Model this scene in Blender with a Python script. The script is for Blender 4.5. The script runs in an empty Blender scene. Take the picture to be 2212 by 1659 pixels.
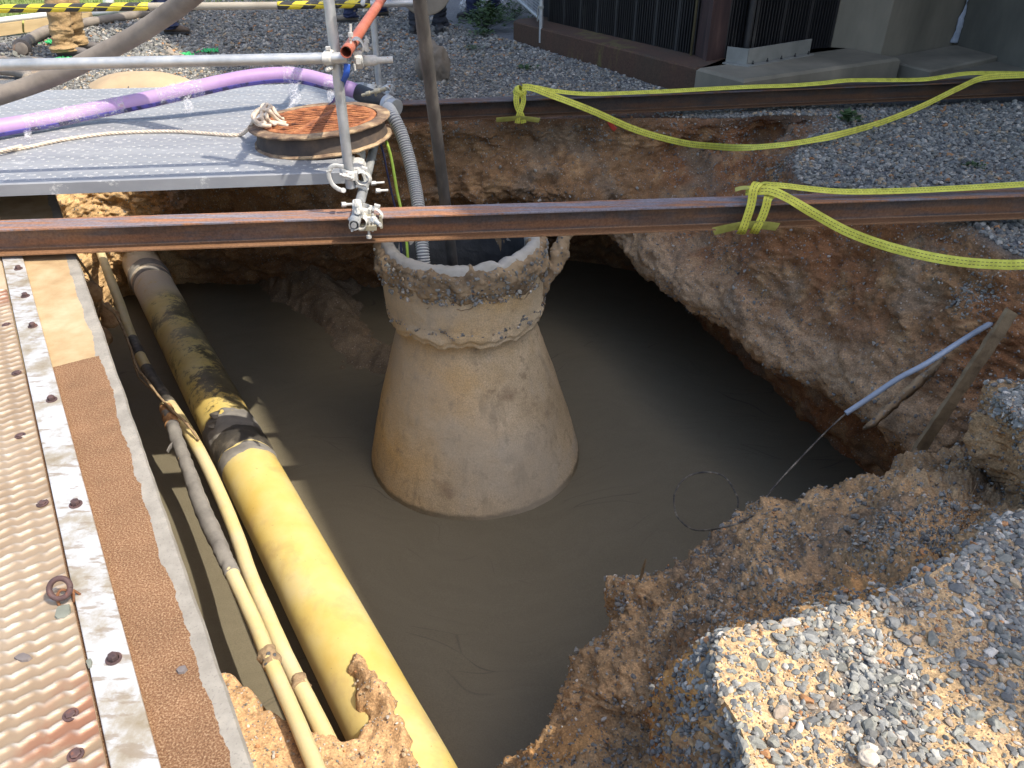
import bpy, bmesh, math, random
import numpy as np
from mathutils import Vector, Matrix, noise as mnoise
random.seed(7); rng = np.random.default_rng(11)
scene = bpy.context.scene
R = math.radians
# ---------------------------------------------------------------- camera
CAM_H = 1.45; PITCH = R(33.0); FPX = 1650.0; CU, CV = 1106.0, 829.5
cd = bpy.data.cameras.new("camera"); cam = bpy.data.objects.new("camera", cd)
scene.collection.objects.link(cam); scene.camera = cam
cam.location = (0, 0, CAM_H); cam.rotation_euler = (R(90) - PITCH, 0, 0)
cd.sensor_fit = 'HORIZONTAL'; cd.sensor_width = 36.0; cd.lens = 36.0 * FPX / 2212.0
cd.clip_start = 0.05; cd.clip_end = 600
# ---------------------------------------------------------------- sky and sun
SX, SY = -0.60, 0.24          # shadow offset per metre of height
world = bpy.data.worlds.new("World"); scene.world = world; world.use_nodes = True
wn = world.node_tree.nodes; wl = world.node_tree.links
sky = wn.new('ShaderNodeTexSky'); sky.sky_type = 'NISHITA'; sky.sun_disc = False
sky.sun_elevation = math.atan2(1, math.hypot(SX, SY)); sky.sun_rotation = math.atan2(-SX, -SY)
sky.air_density = 1.0; sky.dust_density = 3.0; sky.ozone_density = 1.0
wl.new(sky.outputs[0], wn['Background'].inputs[0]); wn['Background'].inputs[1].default_value = 0.15
sl = bpy.data.lights.new("sun", 'SUN'); sun = bpy.data.objects.new("sun", sl)
scene.collection.objects.link(sun)
sl.energy = 2.55; sl.angle = R(0.55); sl.color = (1.0, 0.93, 0.81)
sun.rotation_euler = Vector((-SX, -SY, 1.0)).to_track_quat('Z', 'Y').to_euler()
sun.location = (6, -3, 12)
vs = scene.view_settings; vs.view_transform = 'Standard'; vs.look = 'None'; vs.gamma = 1.0
vs.use_curve_mapping = False; vs.exposure = 1.15
# ---------------------------------------------------------------- measuring the picture
CP, SP = math.cos(PITCH), math.sin(PITCH)
def _ray(u, v):
    k = (v - CV) / FPX
    return (u - CU) / FPX, CP - SP * k, SP + CP * k      # per unit depth: x, y forward, drop
def V(u, v, z=0.0):
    x, f, dr = _ray(u, v); d = (CAM_H - z) / dr
    return np.array((x * d, f * d, z))
def VY(u, v, Y):
    x, f, dr = _ray(u, v); d = Y / f
    return np.array((x * d, Y, CAM_H - dr * d))
def VP(u, v, p, n):
    x, f, dr = _ray(u, v); r = np.array((x, f, -dr)); o = np.array((0, 0, CAM_H))
    p = np.array(p); n = np.array(n, float); d = np.dot(p - o, n) / np.dot(r, n)
    return o + r * d
# ---------------------------------------------------------------- numpy noise
_perm = rng.permutation(4096).astype(np.int64)
_grad = rng.normal(size=(4096, 3)); _grad /= np.linalg.norm(_grad, axis=1)[:, None]
def pn(P, s=1.0):
    P = np.asarray(P, float) * s; I = np.floor(P).astype(np.int64); F = P - I
    W = F * F * F * (F * (F * 6 - 15) + 10); out = np.zeros(len(P))
    for dx in (0, 1):
        for dy in (0, 1):
            for dz in (0, 1):
                h = _perm[(_perm[(_perm[(I[:, 0] + dx) & 4095] + I[:, 1] + dy) & 4095] + I[:, 2] + dz) & 4095]
                g = _grad[h]; D = F - np.array((dx, dy, dz))
                w = (W[:, 0] if dx else 1 - W[:, 0]) * (W[:, 1] if dy else 1 - W[:, 1]) * (W[:, 2] if dz else 1 - W[:, 2])
                out += w * (g * D).sum(1)
    return out * 1.6
def fbm(P, s=1.0, o=4, g=0.5, l=2.03):
    a = 1.0; t = np.zeros(len(P)); P = np.asarray(P, float)
    for i in range(o):
        t += a * pn(P + i * 17.3, s); a *= g; s *= l
    return t
def sstep(a, b, x): 
    t = np.clip((x - a) / (b - a), 0, 1); return t * t * (3 - 2 * t)
def catmull(P, n, closed=False):
    P = np.asarray(P, float); m = len(P)
    t = np.linspace(0, m if closed else m - 1, n, endpoint=not closed)
    i = np.floor(t).astype(int)
    if not closed: i = np.minimum(i, m - 2)
    f = (t - i).reshape((-1,) + (1,) * (P.ndim - 1))
    g = (lambda j: P[j % m]) if closed else (lambda j: P[np.clip(j, 0, m - 1)])
    a, b, c, d = g(i - 1), g(i), g(i + 1), g(i + 2)
    if not closed:
        a = np.where((i - 1 < 0).reshape(f.shape), 2 * b - c, a)
        d = np.where((i + 2 > m - 1).reshape(f.shape), 2 * c - b, d)
    return 0.5 * ((2 * b) + (-a + c) * f + (2 * a - 5 * b + 4 * c - d) * f ** 2 + (-a + 3 * b - 3 * c + d) * f ** 3)
# ---------------------------------------------------------------- mesh helpers
class MB:
    def __init__(s): s.v = []; s.f = []; s.t = []; s.n = 0
    def add(s, vs_, fs, tc=None):
        vs_ = np.asarray(vs_, float); o = s.n
        s.v.append(vs_); s.n += len(vs_)
        for f in fs: s.f.append(tuple(int(i) + o for i in f))
        s.t.append(np.zeros((len(vs_), 3)) if tc is None else np.asarray(tc, float))
        return s
    def box(s, c, half, ax=None, ay=None, az=None):
        c = np.array(c, float); hx, hy, hz = half
        X = np.array(ax if ax is not None else (1, 0, 0), float); X /= np.linalg.norm(X)
        Z = np.array(az if az is not None else (0, 0, 1), float)
        Y = np.cross(Z, X) if ay is None else np.array(ay, float); Y /= np.linalg.norm(Y)
        Z = np.cross(X, Y); vs_ = []
        for k in (-1, 1):
            for j in (-1, 1):
                for i in (-1, 1): vs_.append(c + X * hx * i + Y * hy * j + Z * hz * k)
        return s.add(vs_, [(0, 2, 3, 1), (4, 5, 7, 6), (0, 1, 5, 4), (2, 6, 7, 3), (0, 4, 6, 2), (1, 3, 7, 5)])
    def prism(s, poly, ext):
        poly = [np.array(p, float) for p in poly]; ext = np.array(ext, float); n = len(poly)
        return s.add(poly + [p + ext for p in poly], [tuple(range(n))[::-1], tuple(range(n, 2 * n))] +
                     [(i, (i + 1) % n, n + (i + 1) % n, n + i) for i in range(n)])
    def tube(s, pts, r, seg=14, n=None, caps=True, wall=0.0, wob=0.0, ws=8.0, smooth=True, flat=None):
        pts = np.asarray(pts, float)
        if n: 
            pts2 = catmull(pts, n) if smooth else pts
        else: pts2 = pts
        m = len(pts2)
        rr = np.interp(np.linspace(0, 1, m), np.linspace(0, 1, len(r)), r) if np.ndim(r) else np.full(m, float(r))
        T = np.gradient(pts2, axis=0); T /= np.linalg.norm(T, axis=1)[:, None] + 1e-12
        up = np.array((0, 0, 1.0)) if abs(T[0][2]) < .9 else np.array((0, 1.0, 0))
        N = np.cross(T[0], up); N /= np.linalg.norm(N); rings = []; tc = []
        L = np.concatenate([[0], np.cumsum(np.linalg.norm(np.diff(pts2, axis=0), axis=1))])
        a = np.linspace(0, 2 * np.pi, seg, endpoint=False)
        for i in range(m):
            N = N - T[i] * np.dot(N, T[i]); N /= np.linalg.norm(N); B = np.cross(T[i], N)
            fl = 1.0 if flat is None else flat
            ring = pts2[i] + rr[i] * (np.cos(a)[:, None] * N + fl * np.sin(a)[:, None] * B)
            rings.append(ring); tc += [(L[i], j / seg, rr[i]) for j in range(seg)]
        vs_ = np.concatenate(rings)
        if wob:
            ctr = np.repeat(pts2, seg, axis=0); dr = vs_ - ctr
            dr /= np.linalg.norm(dr, axis=1)[:, None] + 1e-9
            vs_ = vs_ + dr * (fbm(vs_, ws, 3) * wob)[:, None]
        fs = [(i * seg + j, i * seg + (j + 1) % seg, (i + 1) * seg + (j + 1) % seg, (i + 1) * seg + j) for i in range(m - 1) for j in range(seg)]
        if wall > 0:
            s.add(vs_, fs, tc); o = vs_
            inn = np.repeat(pts2, seg, axis=0) + (vs_ - np.repeat(pts2, seg, axis=0)) * (1 - wall / np.repeat(rr, seg))[:, None]
            s.add(inn, [f[::-1] for f in fs], tc); K = m * seg; b0 = s.n - 2 * K
            for e in (0, m - 1):
                for j in range(seg):
                    q = (b0 + e * seg + j, b0 + e * seg + (j + 1) % seg, b0 + K + e * seg + (j + 1) % seg, b0 + K + e * seg + j)
                    s.f.append(q if e else q[::-1])
            return s
        if caps: fs += [tuple(range(seg))[::-1], tuple((m - 1) * seg + j for j in range(seg))]
        return s.add(vs_, fs, tc)
    def cyl(s, a, b, r, seg=12, **k): return s.tube([a, b], r, seg, **k)
    def lathe(s, c, prof, seg=64, axis=(0, 0, 1), noisef=None, closed=False):
        Z = np.array(axis, float); Z /= np.linalg.norm(Z); X = np.cross(Z, (0, 1, 0)) if abs(Z[1]) < .9 else np.cross(Z, (1, 0, 0))
        X /= np.linalg.norm(X); Y = np.cross(Z, X); a = np.linspace(0, 2 * np.pi, seg, endpoint=False)
        dirs = np.cos(a)[:, None] * X + np.sin(a)[:, None] * Y; c = np.array(c, float); vs_ = []; tc = []
        for i, (r, z) in enumerate(prof):
            vs_.append(c + dirs * r + Z * z); tc += [(i, j / seg, z) for j in range(seg)]
        vs_ = np.concatenate(vs_); m = len(prof)
        if noisef is not None:
            D = np.tile(dirs, (m, 1)); vs_ = noisef(vs_, D)
        fs = [(i * seg + j, (i + 1) * seg + j, (i + 1) * seg + (j + 1) % seg, i * seg + (j + 1) % seg) for i in range(m - 1) for j in range(seg)]
        if closed: fs += [tuple(range(seg)), tuple((m - 1) * seg + j for j in range(seg))[::-1]]
        return s.add(vs_, fs, tc)
    def ribbon(s, pts, wdir, w=0.045, th=0.004, n=60, smooth=True):
        pts = np.asarray(pts, float); P = catmull(pts, n) if smooth else pts; m = len(P)
        W = np.asarray(wdir, float)
        W = np.tile(W, (m, 1)) if W.ndim == 1 else (catmull(W, n) if smooth else W)
        T = np.gradient(P, axis=0); T /= np.linalg.norm(T, axis=1)[:, None] + 1e-9
        W = W - T * (W * T).sum(1)[:, None]; W /= np.linalg.norm(W, axis=1)[:, None] + 1e-9
        Nn = np.cross(T, W); L = np.concatenate([[0], np.cumsum(np.linalg.norm(np.diff(P, axis=0), axis=1))]); vs_ = []; tc = []
        K = 5
        for i in range(m):
            for j in range(K):
                f = j / (K - 1); e = th * (1 - (2 * f - 1) ** 4) * .5 + th * .1
                vs_.append(P[i] + W[i] * w * (f - .5) + Nn[i] * e); tc.append((L[i], f, 0))
            for j in range(K):
                f = 1 - j / (K - 1); e = th * (1 - (2 * f - 1) ** 4) * .5 + th * .1
                vs_.append(P[i] + W[i] * w * (f - .5) - Nn[i] * e); tc.append((L[i], f, 0))
        S = 2 * K
        fs = [(i * S + j, i * S + (j + 1) % S, (i + 1) * S + (j + 1) % S, (i + 1) * S + j) for i in range(m - 1) for j in range(S)]
        return s.add(vs_, fs + [tuple(range(S))[::-1], tuple((m - 1) * S + j for j in range(S))], tc)
    def grid(s, P, tc=None):
        n, m = P.shape[:2]; idx = np.arange(n * m).reshape(n, m)
        fs = np.stack([idx[:-1, :-1], idx[1:, :-1], idx[1:, 1:], idx[:-1, 1:]], -1).reshape(-1, 4)
        return s.add(P.reshape(-1, 3), fs, None if tc is None else tc.reshape(-1, 3))
    def arr(s): return np.concatenate(s.v)
ORIG = {}
def fastmesh(name, verts, faces, smooth=True, tc=None, col=None):
    me = bpy.data.meshes.new(name); verts = np.asarray(verts, np.float32)
    if isinstance(faces, np.ndarray):
        me.vertices.add(len(verts)); me.vertices.foreach_set('co', verts.ravel())
        nf, k = faces.shape; me.loops.add(nf * k); me.loops.foreach_set('vertex_index', faces.astype(np.int32).ravel())
        me.polygons.add(nf); me.polygons.foreach_set('loop_start', np.arange(0, nf * k, k, dtype=np.int32))
        try: me.polygons.foreach_set('loop_total', np.full(nf, k, np.int32))
        except Exception: pass
        me.update(calc_edges=True)
    else:
        me.from_pydata(verts.tolist(), [], faces); me.update()
    me.polygons.foreach_set('use_smooth', np.full(len(me.polygons), smooth, bool))
    if tc is not None:
        a = me.attributes.new('tc', 'FLOAT_VECTOR', 'POINT'); a.data.foreach_set('vector', np.asarray(tc, np.float32).ravel())
    if col is not None:
        c4 = np.ones((len(verts), 4), np.float32); c4[:, :3] = col
        a = me.attributes.new('col', 'FLOAT_COLOR', 'POINT'); a.data.foreach_set('color', c4.ravel())
    return me
def link(o): scene.collection.objects.link(o); return o
def tag(o, label=None, cat=None, group=None, kind=None):
    if label: o['label'] = label
    if cat: o['category'] = cat
    if group: o['group'] = group
    if kind: o['kind'] = kind
    return o
def thing(name, label, cat, loc, group=None):
    o = link(bpy.data.objects.new(name, None)); o.location = tuple(float(a) for a in loc); o.empty_display_size = .1
    ORIG[o.name] = np.array(loc, float); return tag(o, label, cat, group)
def part(name, mb, m, parent=None, smooth=True, bevel=0, label=None, auto=None):
    L = ORIG[parent.name] if parent is not None else np.zeros(3)
    me = fastmesh(name, mb.arr() - L, mb.f, smooth, np.concatenate(mb.t)); me.materials.append(m)
    o = link(bpy.data.objects.new(name, me))
    if parent is not None: o.parent = parent
    ORIG[o.name] = L
    if auto is not None:
        a = auto
        try: me.set_sharp_from_angle(angle=R(a))
        except Exception: pass
    if bevel:
        b = o.modifiers.new('bevel', 'BEVEL'); b.width = bevel; b.segments = 2; b.limit_method = 'ANGLE'; b.angle_limit = R(40)
    if label: o['label'] = label
    return o
def solo(name, mb, m, label, cat, group=None, kind=None, **k):
    # a thing that is one mesh: origin moved to its base
    a = mb.arr(); c = np.array((a[:, 0].mean(), a[:, 1].mean(), a[:, 2].min()))
    me = fastmesh(name, a - c, mb.f, k.get('smooth', True), np.concatenate(mb.t)); me.materials.append(m)
    o = link(bpy.data.objects.new(name, me)); o.location = tuple(c)
    if k.get('auto') is not None:
        try: me.set_sharp_from_angle(angle=R(k['auto']))
        except Exception: pass
    if k.get('bevel'):
        b = o.modifiers.new('bevel', 'BEVEL'); b.width = k['bevel']; b.segments = 2; b.limit_method = 'ANGLE'; b.angle_limit = R(40)
    ORIG[o.name] = c
    return tag(o, label, cat, group, kind)
# ---------------------------------------------------------------- materials
class NT:
    def __init__(s, name):
        s.m = bpy.data.materials.new(name); s.m.use_nodes = True; s.t = s.m.node_tree; s.n = s.t.nodes; s.l = s.t.links
        s.b = s.n['Principled BSDF']; s.out = s.n['Material Output']
    def new(s, ty, **k):
        nd = s.n.new(ty)
        for a, b in k.items(): setattr(nd, a, b)
        return nd
    def lk(s, a, b): s.l.new(a, b); return s
    def coord(s, kind='Object'):
        if kind == 'tc': nd = s.new('ShaderNodeAttribute', attribute_name='tc'); return nd.outputs['Vector']
        return s.new('ShaderNodeTexCoord').outputs[kind]
    def mapped(s, vec, scale=(1, 1, 1), rot=(0, 0, 0), loc=(0, 0, 0)):
        m = s.new('ShaderNodeMapping'); s.lk(vec, m.inputs[0]); m.inputs['Scale'].default_value = scale
        m.inputs['Rotation'].default_value = rot; m.inputs['Location'].default_value = loc; return m.outputs[0]
    def noise(s, vec, scale=5, detail=6, rough=.55, dist=0):
        n = s.new('ShaderNodeTexNoise'); s.lk(vec, n.inputs['Vector']); n.inputs['Scale'].default_value = scale
        n.inputs['Detail'].default_value = detail; n.inputs['Roughness'].default_value = rough; n.inputs['Distortion'].default_value = dist
        return n.outputs['Fac']
    def voro(s, vec, scale=30, out='Distance', feature='F1'):
        n = s.new('ShaderNodeTexVoronoi', feature=feature); s.lk(vec, n.inputs['Vector']); n.inputs['Scale'].default_value = scale
        return n.outputs[out]
    def ramp(s, fac, stops, interp='LINEAR'):
        r = s.new('ShaderNodeValToRGB'); s.lk(fac, r.inputs[0]); e = r.color_ramp.elements; r.color_ramp.interpolation = interp
        while len(e) > 1: e.remove(e[-1])
        e[0].position = stops[0][0]; e[0].color = (*stops[0][1], 1) if np.ndim(stops[0][1]) else (stops[0][1],) * 3 + (1,)
        for p, c in stops[1:]:
            x = e.new(p); x.color = (*c, 1) if np.ndim(c) else (c, c, c, 1)
        return r.outputs[0]
    def mix(s, fac, a, b, mode='MIX'):
        m = s.new('ShaderNodeMix', data_type='RGBA', blend_type=mode)
        for i, x in ((0, fac), (6, a), (7, b)):
            if isinstance(x, (int, float)): m.inputs[i].default_value = x if i == 0 else (x, x, x, 1)
            elif isinstance(x, tuple): m.inputs[i].default_value = (*x, 1)
            else: s.lk(x, m.inputs[i])
        return m.outputs[2]
    def math(s, op, a, b=0.0, c=None, clamp=False):
        m = s.new('ShaderNodeMath', operation=op, use_clamp=clamp)
        for i, x in enumerate((a, b) if c is None else (a, b, c)):
            if isinstance(x, (int, float)): m.inputs[i].default_value = x
            else: s.lk(x, m.inputs[i])
        return m.outputs[0]
    def bump(s, h, strength=.3, dist=.01, prev=None):
        b = s.new('ShaderNodeBump'); b.inputs['Strength'].default_value = strength; b.inputs['Distance'].default_value = dist
        s.lk(h, b.inputs['Height'])
        if prev is not None: s.lk(prev, b.inputs['Normal'])
        return b.outputs[0]
    def fin(s, color=None, rough=.7, metal=0.0, normal=None, spec=None):
        for x, n in ((color, 'Base Color'), (rough, 'Roughness'), (metal, 'Metallic')):
            if x is None: continue
            if isinstance(x, (int, float)): s.b.inputs[n].default_value = x
            elif isinstance(x, tuple): s.b.inputs[n].default_value = (*x, 1)
            else: s.lk(x, s.b.inputs[n])
        if normal is not None: s.lk(normal, s.b.inputs['Normal'])
        if spec is not None: s.b.inputs['Specular IOR Level'].default_value = spec
        return s.m
def simple(name, stops, rough=.7, metal=0.0, scale=6, detail=7, bump=.25, bscale=60, bdist=.004, coord='Object', stretch=(1, 1, 1), speck=None, rrange=None, spec=None):
    t = NT(name); v = t.coord(coord); vm = t.mapped(v, stretch)
    nz = t.noise(vm, scale, detail, .6); c = t.ramp(nz, stops)
    if speck:
        sc, thr, colr, amt = speck
        f = t.noise(v, sc, 2, .5); f = t.ramp(f, [(thr, 0.0), (thr + .04, 1.0)]); f = t.math('MULTIPLY', f, amt)
        c = t.mix(f, c, colr)
    nb = t.noise(v, bscale, 5, .65); nrm = t.bump(nb, bump, bdist)
    rr = rough
    if rrange: rr = t.ramp(t.noise(v, scale * 2.3, 5, .6), [(.35, rrange[0]), (.65, rrange[1])])
    return t.fin(c, rr, metal, nrm, spec)
# soil with vertex colours
def soil_mat(name, bs=1.0):
    t = NT(name); v = t.coord('Object'); at = t.new('ShaderNodeAttribute', attribute_name='col').outputs['Color']
    n1 = t.noise(v, 9, 8, .65); at = t.mix(1.0, at, (1.22, 1.13, 1.02), 'MULTIPLY'); c = t.mix(1.0, at, t.ramp(n1, [(.25, (.66, .62, .59)), (.5, (1, 1, 1)), (.75, (1.25, 1.22, 1.17))]), 'MULTIPLY')
    n2 = t.noise(v, 120, 3, .6); c = t.mix(1.0, c, t.ramp(n2, [(.3, (.6, .6, .6)), (.55, (1, 1, 1)), (.72, (1.45, 1.42, 1.35))]), 'MULTIPLY')
    vo = t.new('ShaderNodeTexVoronoi'); t.lk(v, vo.inputs['Vector']); vo.inputs['Scale'].default_value = 75
    rnd = t.new('ShaderNodeSeparateColor'); t.lk(vo.outputs['Color'], rnd.inputs[0])
    peb = t.math('MULTIPLY', t.ramp(rnd.outputs[0], [(.80, 0.0), (.82, 1.0)]), t.ramp(vo.outputs['Distance'], [(.28, 1.0), (.40, 0.0)]))
    pc = t.ramp(rnd.outputs[1], [(0, (.10, .11, .13)), (.4, (.2, .2, .2)), (.6, (.34, .27, .19)), (.9, (.5, .44, .36))])
    c = t.mix(t.math('MULTIPLY', peb, .85), c, pc)
    b = t.bump(n1, .45 * bs, .015); b = t.bump(n2, .5 * bs, .006, b); b = t.bump(peb, .5 * bs, .006, b)
    return t.fin(c, .95, 0.0, b, .15)
M = {}
M['soil'] = soil_mat('soil')
t = NT('gravel_ground'); v = t.coord('Object'); at = t.new('ShaderNodeAttribute', attribute_name='col').outputs['Color']
vo = t.new('ShaderNodeTexVoronoi'); t.lk(v, vo.inputs['Vector']); vo.inputs['Scale'].default_value = 110
sp = t.new('ShaderNodeSeparateColor'); t.lk(vo.outputs['Color'], sp.inputs[0])
cc = t.mix(1.0, at, t.ramp(sp.outputs[0], [(0, (.7, .71, .73)), (.5, (.95, .95, .96)), (.85, (1.15, 1.13, 1.1)), (1, (1.4, 1.35, 1.3))]), 'MULTIPLY')
nn = t.noise(v, 220, 3, .6); cc = t.mix(1.0, cc, t.ramp(nn, [(.3, .7), (.7, 1.35)]), 'MULTIPLY')
cc = t.mix(1.0, cc, t.ramp(t.noise(v, 1.3, 5, .6), [(.3, .8), (.7, 1.2)]), 'MULTIPLY')
b = t.bump(t.noise(v, 70, 5, .65), .6, .008); b = t.bump(nn, .4, .003, b)
M['ground'] = t.fin(cc, .95, 0.0, b, .15)
t = NT('stone'); v = t.coord('Object'); at = t.new('ShaderNodeAttribute', attribute_name='col').outputs['Color']
cc = t.mix(1.0, at, t.ramp(t.noise(v, 90, 5, .6), [(.3, .72), (.7, 1.25)]), 'MULTIPLY')
M['stone'] = t.fin(cc, .85, 0.0, t.bump(t.noise(v, 250, 3, .6), .3, .002), .3)
# grout fill
t = NT('wet_fill'); v = t.coord('Object')
w = t.noise(v, 1.1, 3, .5); vv = t.new('ShaderNodeVectorMath', operation='ADD'); 
cmb = t.new('ShaderNodeCombineXYZ'); t.lk(t.math('MULTIPLY', t.noise(v, .9, 2, .5), 1.6), cmb.inputs[0]); t.lk(t.math('MULTIPLY', t.noise(t.mapped(v, loc=(5, 3, 1)), .8, 2, .5), 1.6), cmb.inputs[1])
t.lk(v, vv.inputs[0]); t.lk(cmb.outputs[0], vv.inputs[1]); sw = t.mapped(vv.outputs[0], (1.6, 7, 1), (0, 0, R(35)))
n2 = t.noise(sw, 1.6, 6, .62); c = t.ramp(n2, [(.3, (.150, .128, .083)), (.5, (.158, .135, .088)), (.7, (.166, .142, .094))])
n3 = t.noise(v, 160, 3, .6); c = t.mix(1.0, c, t.ramp(n3, [(.3, .86), (.7, 1.13)]), 'MULTIPLY')
cr = t.voro(t.mapped(vv.outputs[0], (.7, 3.0, 1), (0, 0, R(-25))), 1.5, 'Distance', 'DISTANCE_TO_EDGE')
crk = t.math('MULTIPLY', t.ramp(cr, [(0, 1.0), (.012, 0.0)]), t.ramp(t.noise(v, 1.5, 2, .5), [(.5, 0.0), (.62, 1.0)]))
c = t.mix(t.math('MULTIPLY', crk, .6), c, (.05, .042, .03))
b = t.bump(n2, .025, .004); b = t.bump(n3, .22, .002, b); b = t.bump(crk, -.4, .006, b)
M['fill'] = t.fin(c, t.ramp(t.noise(v, 2.5, 4, .6), [(.3, .55), (.7, .75)]), 0.0, b, .45)
M['concrete'] = simple('concrete', [(.28, (.16, .145, .125)), (.5, (.27, .25, .215)), (.75, (.38, .35, .31))], .9, scale=2.5, bump=.35, bscale=90, speck=(160, .62, (.12, .11, .10), .5))
M['concrete_dark'] = simple('weathered_concrete', [(.25, (.10, .092, .068)), (.45, (.18, .16, .118)), (.6, (.25, .22, .162)), (.8, (.34, .31, .24))], .9, scale=1.3, bump=.35, bscale=60, stretch=(1, 1, .35))
# rust stained plinth
t = NT('stained_concrete'); v = t.coord('Object')
c = t.ramp(t.noise(t.mapped(v, (1, 1, .3)), 1.6, 7, .65), [(.28, (.15, .14, .12)), (.42, (.14, .085, .05)), (.56, (.17, .085, .05)), (.62, (.24, .20, .06)), (.66, (.16, .09, .055)), (.8, (.26, .22, .18))])
c = t.mix(1.0, c, t.ramp(t.noise(v, 60, 4, .6), [(.3, .7), (.7, 1.3)]), 'MULTIPLY')
c = t.mix(1.0, c, .48, 'MULTIPLY'); M['plinth'] = t.fin(c, .92, 0.0, t.bump(t.noise(v, 50, 5, .6), .4, .006))
# manhole concrete: tan dust over grey, warm bounce light painted on its left
t = NT('manhole_concrete'); v = t.coord('Object')
c = t.ramp(t.noise(v, 2.2, 8, .62), [(.25, (.36, .28, .185)), (.42, (.53, .41, .255)), (.58, (.63, .50, .325)), (.8, (.56, .50, .40))])
c = t.mix(t.ramp(t.noise(t.mapped(v, loc=(3, 1, 7)), 3.4, 5, .55), [(.6, 0.0), (.72, .65)]), c, (.19, .115, .07))
c = t.mix(t.ramp(t.noise(t.mapped(v, (1, 1, .4), loc=(1, 1, 2)), 5, 6, .6), [(.55, 0.0), (.75, .5)]), c, (.5, .44, .35))
sxm = t.new('ShaderNodeSeparateXYZ'); t.lk(v, sxm.inputs[0]); lr = t.math('ADD', t.math('MULTIPLY', sxm.outputs[0], -.75), t.math('MULTIPLY', sxm.outputs[2], .32)); lr = t.math('ADD', lr, t.math('MULTIPLY', t.math('SUBTRACT', t.noise(v, 2.4, 5, .6), .5), 1.1)); c = t.mix(t.ramp(lr, [(.10, 0.0), (.55, .8)]), c, (.60, .375, .145))  # ochre towards left and top: bounce light put into the colour
c = t.mix(t.ramp(t.noise(t.mapped(v, loc=(2, 8, 3)), 14, 6, .7), [(.56, 0.0), (.68, .55)]), c, (.24, .175, .11))
c = t.mix(1.0, c, t.ramp(t.noise(v, 130, 3, .6), [(.3, .74), (.7, 1.22)]), 'MULTIPLY')
szm = t.new('ShaderNodeSeparateXYZ'); t.lk(v, szm.inputs[0]); wet = t.ramp(t.math('SUBTRACT', szm.outputs[2], t.math('MULTIPLY', t.noise(v, 9, 4, .6), .05)), [(.0, .75), (.022, 0.0)]); c = t.mix(wet, c, (.10, .085, .055))
drip = t.ramp(t.noise(t.mapped(v, (9, 9, .9)), 1.2, 5, .6), [(.56, 0.0), (.68, .45)]); c = t.mix(drip, c, (.27, .205, .13)); c = t.mix(t.ramp(t.noise(t.mapped(v, loc=(9, 4, 2)), 1.1, 3, .5), [(.45, 0.0), (.62, .55)]), c, (.47, .42, .335))
pit = t.ramp(t.voro(v, 55), [(.10, 1.0), (.2, 0.0)])
b = t.bump(t.noise(v, 12, 6, .6), .35, .02); b = t.bump(t.noise(v, 140, 3, .6), .4, .003, b); b = t.bump(pit, -.35, .004, b)
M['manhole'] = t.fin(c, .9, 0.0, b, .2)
M['rust'] = simple('rusty_steel', [(.28, (.05, .03, .022)), (.45, (.14, .062, .03)), (.6, (.24, .10, .04)), (.78, (.36, .18, .08))], .85, .0, scale=9, bump=.5, bscale=70, bdist=.006)
M['rust_grate'] = simple('rusty_grate', [(.3, (.10, .035, .018)), (.48, (.33, .11, .04)), (.65, (.5, .2, .075)), (.8, (.55, .3, .14))], .9, .0, scale=14, bump=.9, bscale=60, bdist=.01)
M['rust_frame'] = simple('cast_iron_frame', [(.3, (.035, .027, .024)), (.5, (.065, .048, .038)), (.66, (.115, .078, .052)), (.82, (.30, .2, .11))], .8, .0, scale=7, bump=.5, bscale=50)
M['rust_rim'] = simple('crusty_rim', [(.34, (.09, .06, .045)), (.48, (.22, .14, .085)), (.6, (.44, .31, .18)), (.75, (.52, .39, .23))], .9, .0, scale=9, bump=.8, bscale=40, bdist=.01)
# beams: blue-grey mill scale and orange rust, streaked along the length
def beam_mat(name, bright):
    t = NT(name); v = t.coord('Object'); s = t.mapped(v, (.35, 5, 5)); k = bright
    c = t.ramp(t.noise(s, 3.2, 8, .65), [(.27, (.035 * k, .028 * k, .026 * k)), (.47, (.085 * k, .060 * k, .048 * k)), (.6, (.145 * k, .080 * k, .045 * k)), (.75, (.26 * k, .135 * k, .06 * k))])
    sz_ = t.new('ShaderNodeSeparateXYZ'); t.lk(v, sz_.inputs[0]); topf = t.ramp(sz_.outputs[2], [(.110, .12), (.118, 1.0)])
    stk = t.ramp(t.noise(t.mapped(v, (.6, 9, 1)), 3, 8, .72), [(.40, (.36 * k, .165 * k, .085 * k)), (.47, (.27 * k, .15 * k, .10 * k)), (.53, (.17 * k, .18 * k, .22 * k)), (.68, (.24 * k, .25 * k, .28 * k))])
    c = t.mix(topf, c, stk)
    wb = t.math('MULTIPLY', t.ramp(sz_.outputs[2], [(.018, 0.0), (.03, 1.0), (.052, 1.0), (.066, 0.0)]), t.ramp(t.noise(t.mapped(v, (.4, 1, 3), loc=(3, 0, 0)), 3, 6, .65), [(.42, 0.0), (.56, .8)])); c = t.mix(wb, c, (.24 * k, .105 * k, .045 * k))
    c = t.mix(t.ramp(sz_.outputs[2], [(.011, .8), (.016, 0.0)]), c, (.27 * k, .135 * k, .06 * k)); c = t.mix(t.ramp(sz_.outputs[2], [(.1135, 0.0), (.1175, .15)]), c, (.42 * k, .20 * k, .10 * k))  # flange edges: their sunlit orange painted in by height
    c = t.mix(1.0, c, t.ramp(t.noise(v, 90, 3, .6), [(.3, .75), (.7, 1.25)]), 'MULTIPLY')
    return t.fin(c, t.ramp(t.noise(v, 8, 4, .6), [(.3, .45), (.7, .8)]), .25, t.bump(t.noise(v, 60, 5, .6), .25, .003), .5)
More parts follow.
